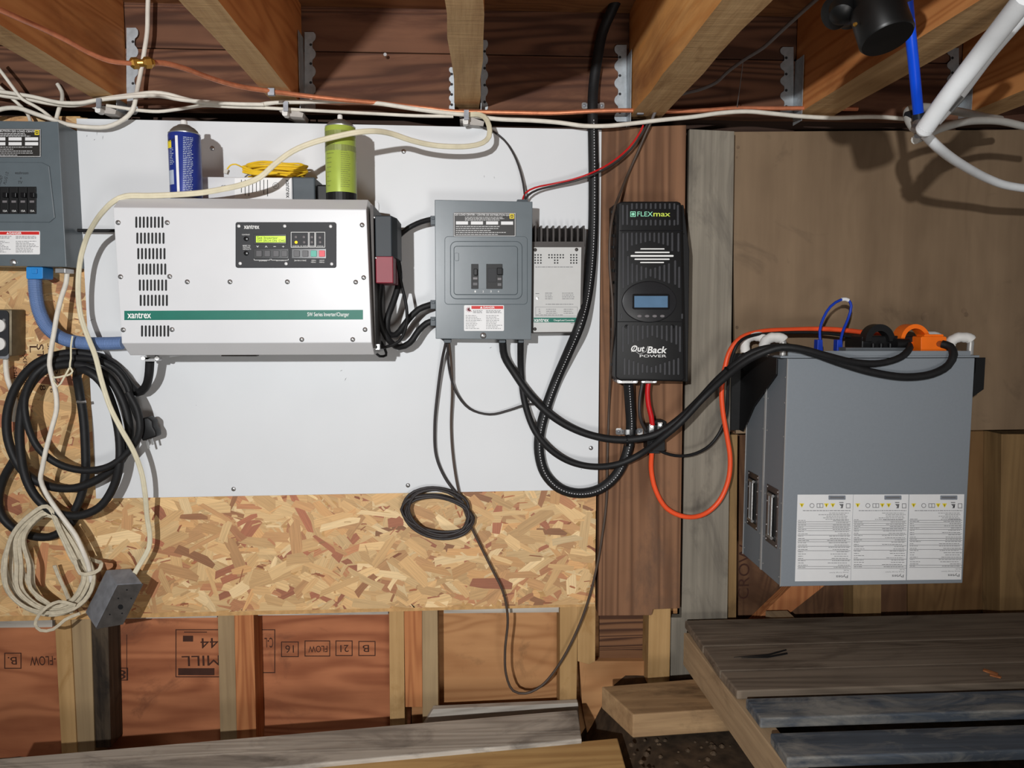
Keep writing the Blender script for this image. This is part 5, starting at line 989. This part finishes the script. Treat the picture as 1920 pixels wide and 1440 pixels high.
cable('white_cable', [(-20, 146, -.03), (0, 164, -.03), (22, 184, -.025), (40, 200, -.022), (52, 214, -.02), (57, 228, -.03)], 6, WHITE_CORD, 'slanting white cable at the upper left edge, lower one of two')
cable('white_cable', [(108, 158, .02), (116, 172, .012), (116, 190, -.012), (110, 206, -.02), (105, 226, -.03)], 7, WHITE_CORD, 'short upright white cable entering the left breaker panel')
def staple(x, y, lab):
    t = thing('cable_staple', lab, 'staple', P(x, y, -.02))
    obj('strap', MB().rect(x - 6, y - 16, x + 3, y + 2, -0.056, -0.052), OLD_METAL, t)
    obj('base', MB().poly([(x - 14, y + 2), (x + 8, y - 2), (x + 32, y + 6), (x + 30, y + 14), (x + 6, y + 12)], -0.03, 0.029), plain('clip_white', (168, 162, 156), .5, var=.1), t, 'pale metal clip')
    obj('prong', MB().rrect(x - 8, y, x + 2, y + 11, 3, -0.05, -0.03, 3), FOAM, t)
staple(186, 200, 'metal clip holding the white cables below the first joist')
staple(537, 206, 'metal clip holding the white cables below the second joist')
staple(876, 222, 'metal clip holding the white cables below the middle joist')
# copper pipe with brass fitting
t = thing('copper_pipe', 'thin copper pipe with brass coupling running along the ceiling edge', 'pipe', P(700, 195, -.03))
obj('near_run', MB().tube(curve_pts([(-30, 5, -.68), (30, 32, -.62), (80, 54, -.55), (125, 76, -.50), (165, 98, -.46), (205, 114, -.43), (247, 119, -.40)]), m(4.4, -.5), 12), COPPER, t, smooth=True)
obj('far_run', MB().tube(curve_pts([(284, 117, -.385), (310, 119, -.36), (345, 128, -.32), (385, 143, -.26), (425, 156, -.20), (465, 165, -.15), (507, 171, -.12), (560, 178, -.09), (640, 187, -.06), (720, 194, -.03), (800, 203, -.02), (850, 209, -.018), (900, 210, -.018), (960, 211, -.018), (1040, 212, -.018), (1100, 209, -.022), (1170, 207, -.022), (1240, 209, -.02), (1320, 207, -.018), (1380, 203, -.018), (1440, 203, -.018), (1520, 203, -.018), (1608, 204, -.018)]), m(4.0, -.03), 12), COPPER, t, smooth=True)
fb = MB()
for a, b_ in (((244, 119), (262, 118)), ((268, 118), (289, 117))):
    fb.lathe(P(*a, -.40), P(*b_, -.39) - P(*a, -.40), [(0, m(6, -.4)), (.004, m(10, -.4)), (m(13, -.4), m(10, -.4)), (m(16, -.4), m(7, -.4)), (m(19, -.4), m(6, -.4))], 6)
fb.cyl(P(255, 118.5, -.395), P(275, 118, -.393), m(6.5, -.4)); obj('brass_coupling', fb, BRASS, t, 'brass compression coupling')
for x, y, Y in ((508, 171, -.12), (1201, 207, -.022)): 
    obj('pipe_clip', MB().rect(x - 6, y - 6, x + 6, y + 7, Y - 0.006, Y + .004), OLD_METAL, t, 'metal pipe clip')

# ---------------------------------------------------------------- plumbing at upper right
t = thing('pipe_fitting', 'black plastic drain fitting hanging under the joists at upper right', 'pipe fitting', P(1640, 70, -.75))
A1 = P(1618, -60, -.80); A2 = P(1664, 74, -.84); L1 = (A2 - A1).length
obj('branch', MB().lathe(A1, A2 - A1, [(0, .028), (L1 - .052, .029), (L1 - .05, .0345), (L1 - .004, .0350), (L1, .0325), (L1 + .0005, .004)], 36), ABS, t, smooth=True)
A3 = P(1562, 26, -.78); A4 = P(1720, -40, -.70)
obj('cross_pipe', MB().lathe(A3, A4 - A3, [(0, .010), (.003, .022), (.03, .025), (.032, .029), (.062, .029), (.066, .026), ((A4 - A3).length, .026)], 32), ABS, t, smooth=True)
obj('cap_boss', MB().lathe(P(1580, 16, -.80), (-.25, -.35, -.6), [(0, .018), (.014, .016), (.020, .008)], 24), ABS, t, smooth=True)
obj('brass_pin', MB().lathe(P(1603, 46, -.835), (0, -1, 0), [(0, .003), (.003, .002)], 10), BRASS, t, 'tiny brass pin')
t = thing('blue_pipe', 'upright blue plastic water pipe at upper right', 'pipe', P(1722, 215, -.45))
obj('tube', MB().tube([P(1698, -40, -.62), P(1707, 60, -.60), P(1715, 140, -.575), P(1722.5, 219, -.55)], m(9.6, -.58), 16), BLUE_PEX, t, smooth=True)
obj('crimp_ring', MB().cyl(P(1722, 213, -.551), P(1723.3, 226, -.549), m(11.3, -.55), seg=20), plain('crimp_black', (40, 44, 52), .35, .5), t, 'dark crimp ring', smooth=True)
t = thing('white_pipe', 'thick white water pipe slanting to the upper right corner', 'pipe', P(1730, 245, -.5))
pts_ = [P(1733, 243, -.60), P(1775, 184, -.66), P(1840, 100, -.74), P(1925, -8, -.86)]
obj('tube', MB().tube(pts_, 0.0145, 18), PVC_WHITE, t, smooth=True)
d_ = (pts_[0] - pts_[1]).normalized(); obj('end_cap', MB().lathe(pts_[0] - d_ * .01, d_, [(0, .0146), (.012, .0135), (.018, .0095), (.0205, .003)], 18), PVC_WHITE, t, smooth=True)
bb = MB().tube([P(1757, 212, -.592), P(1800, 190, -.61), P(1840, 120, -.68), P(1935, 5, -.80)], 0.0125, 16); 
t = thing('white_pipe', 'second white pipe behind the thick slanting one', 'pipe', P(1800, 190, -.5))
obj('tube', MB().tube([P(1752, 226, -.54), P(1795, 178, -.56), P(1860, 92, -.63), P(1950, -10, -.72)], 0.0125, 16), PVC_WHITE, t, smooth=True)
obj('metal_sleeve', MB().cyl(P(1772, 203, -.548), P(1796, 176, -.561), .0145, seg=18), STEEL, t, 'bright metal sleeve', smooth=True)
t = thing('hose_elbow', 'grey elbow hose behind the foot of the blue pipe', 'hose', P(1715, 230, -.45))
obj('hose', MB().tube(curve_pts([(1726, 246, -.52), (1713, 238, -.50), (1704, 222, -.48), (1703, 210, -.46), (1714, 203, -.43), (1740, 202, -.38), (1790, 208, -.30), (1840, 218, -.22), (1875, 224, -.16)]), m(8.5, -.45), 14), PVC_GREY, t, smooth=True)
for k in range(2): obj('clamp_ring', MB().cyl(P(1701 + k * 3, 220 + k * 6, -.485), P(1713 + k * 3, 216 + k * 6, -.485), .0105, seg=18), plain('crimp_black', (40, 44, 52)), t)
br = MB().cyl(P(1722, 226, -.55), P(1724, 254, -.56), .0085, seg=16); br.cyl(P(1716, 240, -.55), P(1736, 248, -.58), .0085, seg=16)
obj('valve_body', br, STEEL, label='bright metal pipe junction where the blue and white pipes meet', cat='fitting', smooth=True)
cable('grey_hose', [(1716, 262, -.52), (1735, 254, -.50), (1760, 242, -.45), (1800, 230, -.40), (1840, 226, -.34), (1880, 228, -.30), (1940, 242, -.26)], 15, PVC_GREY, 'grey hose arching to the right edge from the pipe junction', cat='hose')
cable('white_hose', [(1735, 252, -.54), (1752, 270, -.52), (1778, 292, -.46), (1812, 314, -.38), (1850, 334, -.30), (1885, 347, -.26), (1950, 357, -.22)], 17, PVC_WHITE, 'white hose sagging to the right edge below the grey hose', cat='hose')

# ================================================================ things standing on the inverter
def can(cx, ybase, Y, wpx, body_top, dome_top, noz_top, mats, label, nozw, name='spray_can'):
    z0 = ZI + 0.0003; p = P(cx, ybase, Y); r = m(wpx / 2, Y); zt_ = P(cx, body_top, Y).z; zd = P(cx, dome_top, Y).z; zn = P(cx, noz_top, Y).z
    t = thing(name, label, 'spray can', (p.x, Y, z0)); c0 = Vector((p.x, Y, 0))
    obj('base_rim', MB().lathe(c0 + Vector((0, 0, z0)), (0, 0, 1), [(0, r * .94), (.001, r), (.004, r), (.005, r * .97)], 40), STEEL, t, smooth=True)
    obj('body', MB().lathe(c0 + Vector((0, 0, z0 + .005)), (0, 0, 1), [(0, r), (zt_ - z0 - .008, r), (zt_ - z0 - .006, r * .97), (zt_ - z0 - .005, r * .97)], 40), mats[0], t, smooth=True)
    obj('shoulder_rim', MB().lathe(c0 + Vector((0, 0, zt_ - .0005)), (0, 0, 1), [(0, r * .98), (.002, r * 1.0), (.003, r * .93)], 40), STEEL, t, smooth=True)
    h = zd - zt_ - .002
    obj('dome', MB().lathe(c0 + Vector((0, 0, zt_ + .0025)), (0, 0, 1), [(0, r * .90), (h * .3, r * .84), (h * .65, r * .66), (h * .9, r * .44), (h, r * .38)], 40), CAN_DOME, t, 'grey metal dome', smooth=True)
    rn = m(nozw / 2, Y); obj('nozzle', MB().lathe(c0 + Vector((0, 0, zd - .001)), (0, 0, 1), [(0, rn * 1.25), (.003, rn * 1.2), (.0035, rn), (zn - zd - .002, rn), (zn - zd, rn * .75)], 20), FOAM, t, 'white nozzle', smooth=True)
    return t, p, r, z0, zt_
def wrap(cx, r, Y, ang0, ang1, z0, z1, off=0.0003, n_=14):
    mb = MB(); vs = []
    for k in range(n_ + 1):
        a = math.radians(ang0 + (ang1 - ang0) * k / n_)
        for z in (z0, z1): vs.append((cx + (r + off) * math.sin(a), Y - (r + off) * math.cos(a), z))
        for z in (z0, z1): vs.append((cx + (r - .0004) * math.sin(a), Y - (r - .0004) * math.cos(a), z))
    fs = [(4 * k, 4 * k + 4, 4 * k + 5, 4 * k + 1) for k in range(n_)] + [(4 * k + 2, 4 * k + 3, 4 * k + 7, 4 * k + 6) for k in range(n_)]
    fs += [(4 * k + 1, 4 * k + 5, 4 * k + 7, 4 * k + 3) for k in range(n_)] + [(4 * k, 4 * k + 2, 4 * k + 6, 4 * k + 4) for k in range(n_)] + [(0, 1, 3, 2), (4 * n_, 4 * n_ + 2, 4 * n_ + 3, 4 * n_ + 1)]
    return mb.add(vs, fs)
def bend(mb, cx, r, Y):                                    # wrap flat writing round a can
    mb.v = [Vector((cx + (r + .0006) * math.sin((v.x - cx) / r), Y - (r + .0006) * math.cos((v.x - cx) / r), v.z)) for v in mb.v]; return mb
Yc = -0.150
t, p, r, z0, zt_ = can(350, 371, Yc, 55, 253, 236, 225, (CAN_BLUE,), 'blue spray can with yellow shield label standing on the inverter at left', 12)
zz = lambda y: P(350, y, Yc - r).z
bl = obj('shield', wrap(p.x, r, Yc, -78, -32, zz(276), zz(262)), YELLOW, t, 'yellow shield')
obj('lettering', bend(text_mesh('WD-40', 320, 338, 268.5, 5, Yc, 0), p.x, r, Yc), DARKPRINT, t)
obj('silver_stripe', wrap(p.x, r, Yc, -13, -3, zz(366), zz(254)), PAPER, t)
obj('side_label', wrap(p.x, r, Yc, -60, -25, zz(345), zz(318)), plain('label_bluegrey', (170, 180, 196), .5), t)
mb = MB(); small_print(354, 372, 262, 362, 30, Yc, 1.3, .8, mb=mb); small_print(326, 338, 282, 314, 10, Yc, 1.3, .6, mb=mb); obj('lettering', bend(mb, p.x, r, Yc), plain('label_bluegrey', (170, 180, 196)), t)
t, p, r, z0, zt_ = can(640.5, 371, Yc - .012, 55, 240, 226, 214.5, (CAN_GREEN,), 'lime green spray can standing on the inverter at right', 9)
zz = lambda y: P(640, y, Yc - .012 - r).z
obj('cap_band', wrap(p.x, r, Yc - .012, -85, 85, zz(252), zz(243)), CAN_OLIVE, t, 'speckled olive band')
obj('olive_band', wrap(p.x, r, Yc - .012, -85, 85, zz(281), zz(270)), CAN_OLIVE, t, 'olive band')
obj('black_foot', wrap(p.x, r, Yc - .012, -85, 85, zz(376), zz(359)), BLACK, t, 'black foot band')
mb = MB(); small_print(644, 662, 286, 356, 18, Yc - .012, 1.0, .7, mb=mb); small_print(614, 632, 288, 356, 8, Yc - .012, 1.2, .3, mb=mb); q = text_mesh('ORMD', 614, 632, 275, 4, Yc - .012); mb.add(q.v, q.f)
obj('lettering', bend(mb, p.x, r, Yc - .012), CAN_OLIVE, t)
t = thing('module_box', 'white and dark grey electronics module lying on top of the inverter between the cans', 'electronics module', P(480, 371, -.06) * 1.0)
def ztop(y, Y): return P(0, y, Y).z
xa, xb, xc, xd = P(378, 350, -.11).x, P(548, 350, -.11).x, P(591, 350, -.11).x, P(614, 350, -.11).x
obj('white_body', MB().box(xa, xb, -0.11, -0.02, ZI + .0003, P(450, 332, -.11).z), ENAMEL, t, bevel=.002)
obj('grey_body', MB().box(xb + .0005, xc, -0.112, -0.02, ZI + .0003, P(450, 331, -.11).z), plain('slate_plastic', (70, 78, 84)), t, 'dark slate end', bevel=.003)
obj('black_cable_head', MB().box(xc + .0005, xd, -0.10, -0.04, ZI + .0003, P(450, 343, -.11).z), BLACK, t, bevel=.004)
lb = obj('printed_label', MB().rect(440, 334, 546, 372, -0.1106, -0.1098), PAPER, t, 'white printed label')
mb = text_mesh('xantrex', 523, 556, 354, 6.5, -0.1110, -90, w=.01); pass
for x0 in (452, 459, 466, 473, 480, 487, 494, 501): mb.rect(x0, 337, x0 + 1.2, 337 + random.uniform(18, 32), -.1110, -.1104)
for k in range(22): a = 2 * math.pi * k / 22; mb.rect(517 + 5.6 * math.cos(a) - .5, 348 + 5.6 * math.sin(a) - .5, 517 + 5.6 * math.cos(a) + .5, 348 + 5.6 * math.sin(a) + .5, -.1110, -.1104)
q = text_mesh('UL', 514, 520, 348, 5, -.111, -90); mb.add(q.v, q.f); q = text_mesh('CE', 415, 423, 350, 5, -.1106, 0); mb.add(q.v, q.f)
obj('lettering', mb, DARKPRINT, lb)
# yellow wire bundle
random.seed(5); pts = []
zb_ = P(450, 331, -.11).z
for k in range(11):
    rx = .062 + .012 * random.uniform(-1, 1); ry = .028 + .008 * random.uniform(-1, 1); cz_ = zb_ + .003 + .0030 * (k * 5 % 11)
    for j in range(8):
        a = 2 * math.pi * j / 8 + k * .2; pts.append(Vector((P(517, 330, -.075).x + rx * math.cos(a), -.070 + ry * math.sin(a), cz_ + .006 * random.uniform(-.2, 1) * (1 - .5 * abs(math.cos(a))))))
t = thing('yellow_cable', 'bundle of thin yellow cable with a clear plug lying on the electronics module', 'cable', (P(517, 330, -.075).x, -.07, zb_))
obj('bundle', MB().tube(pts, .0021, 8, .006), YELLOW_WIRE, t, smooth=True)
obj('bundle_end', MB().tube([P(470, 318, -.10), P(455, 314, -.11), P(442, 308, -.12), P(432, 310, -.12), P(425, 319, -.115)], .0016, 8), YELLOW_WIRE, t, smooth=True)
obj('clear_plug', MB().poly([(420, 316), (428, 318), (425, 326), (419, 324)], -.12, -.108), plain('clear_plug_white', (190, 188, 180), .2), t)
for q_ in range(3): obj('folded_strand', MB().tube([P(455, 312 + q_ * 5, -.125), P(475, 320 + q_ * 3, -.128), P(500, 322 + q_ * 2, -.125), P(520, 324, -.118)], .0026, 8), YELLOW_WIRE, t, smooth=True)
# ---------------------------------------------------------------- kinds that repeat share a group
GROUPS = {'ceiling_joist': 'ceiling joists', 'joist_hanger': 'joist hangers on the rim board', 'wall_stud': 'studs below the wall sheets', 'plywood_backing': 'plywood sheets behind the studs',
          'grey_batten': 'grey battens under the strand board', 'screw': 'screws in the white board', 'loose_plank': 'loose planks on the ground', 'sleeper': 'sleepers under the loose planks', 'pipe_strap': 'pipe straps on the black conduit',
          'battery': 'wall batteries', 'battery_bracket': 'black battery brackets', 'battery_plug': 'plugs on the batteries', 'battery_cable': 'thick black battery cables', 'inverter_cable': 'black cables beside the inverter',
          'extension_cable': 'heavy black coil of cable', 'coiled_cable': 'coil of cream lamp cord', 'white_cable': 'white and cream house cables', 'grey_wire': 'thin wires to the ceiling', 'dark_wire': 'thin wires below the load centre',
          'cable_staple': 'metal clips holding the white cables', 'spray_can': 'spray cans on the inverter', 'white_pipe': 'white water pipes at upper right', 'cable_tie': 'black cable ties', 'black_wire': 'thin black wires'}
tops = [o for o in SC.objects if o.parent is None and o.get('label')]
for o in tops:
    k = o.name.split('.')[0]
    if k in GROUPS and sum(q.name.split('.')[0] == k for q in tops) > 1 and not o.get('group'): o['group'] = GROUPS[k]
bpy.context.view_layer.update()
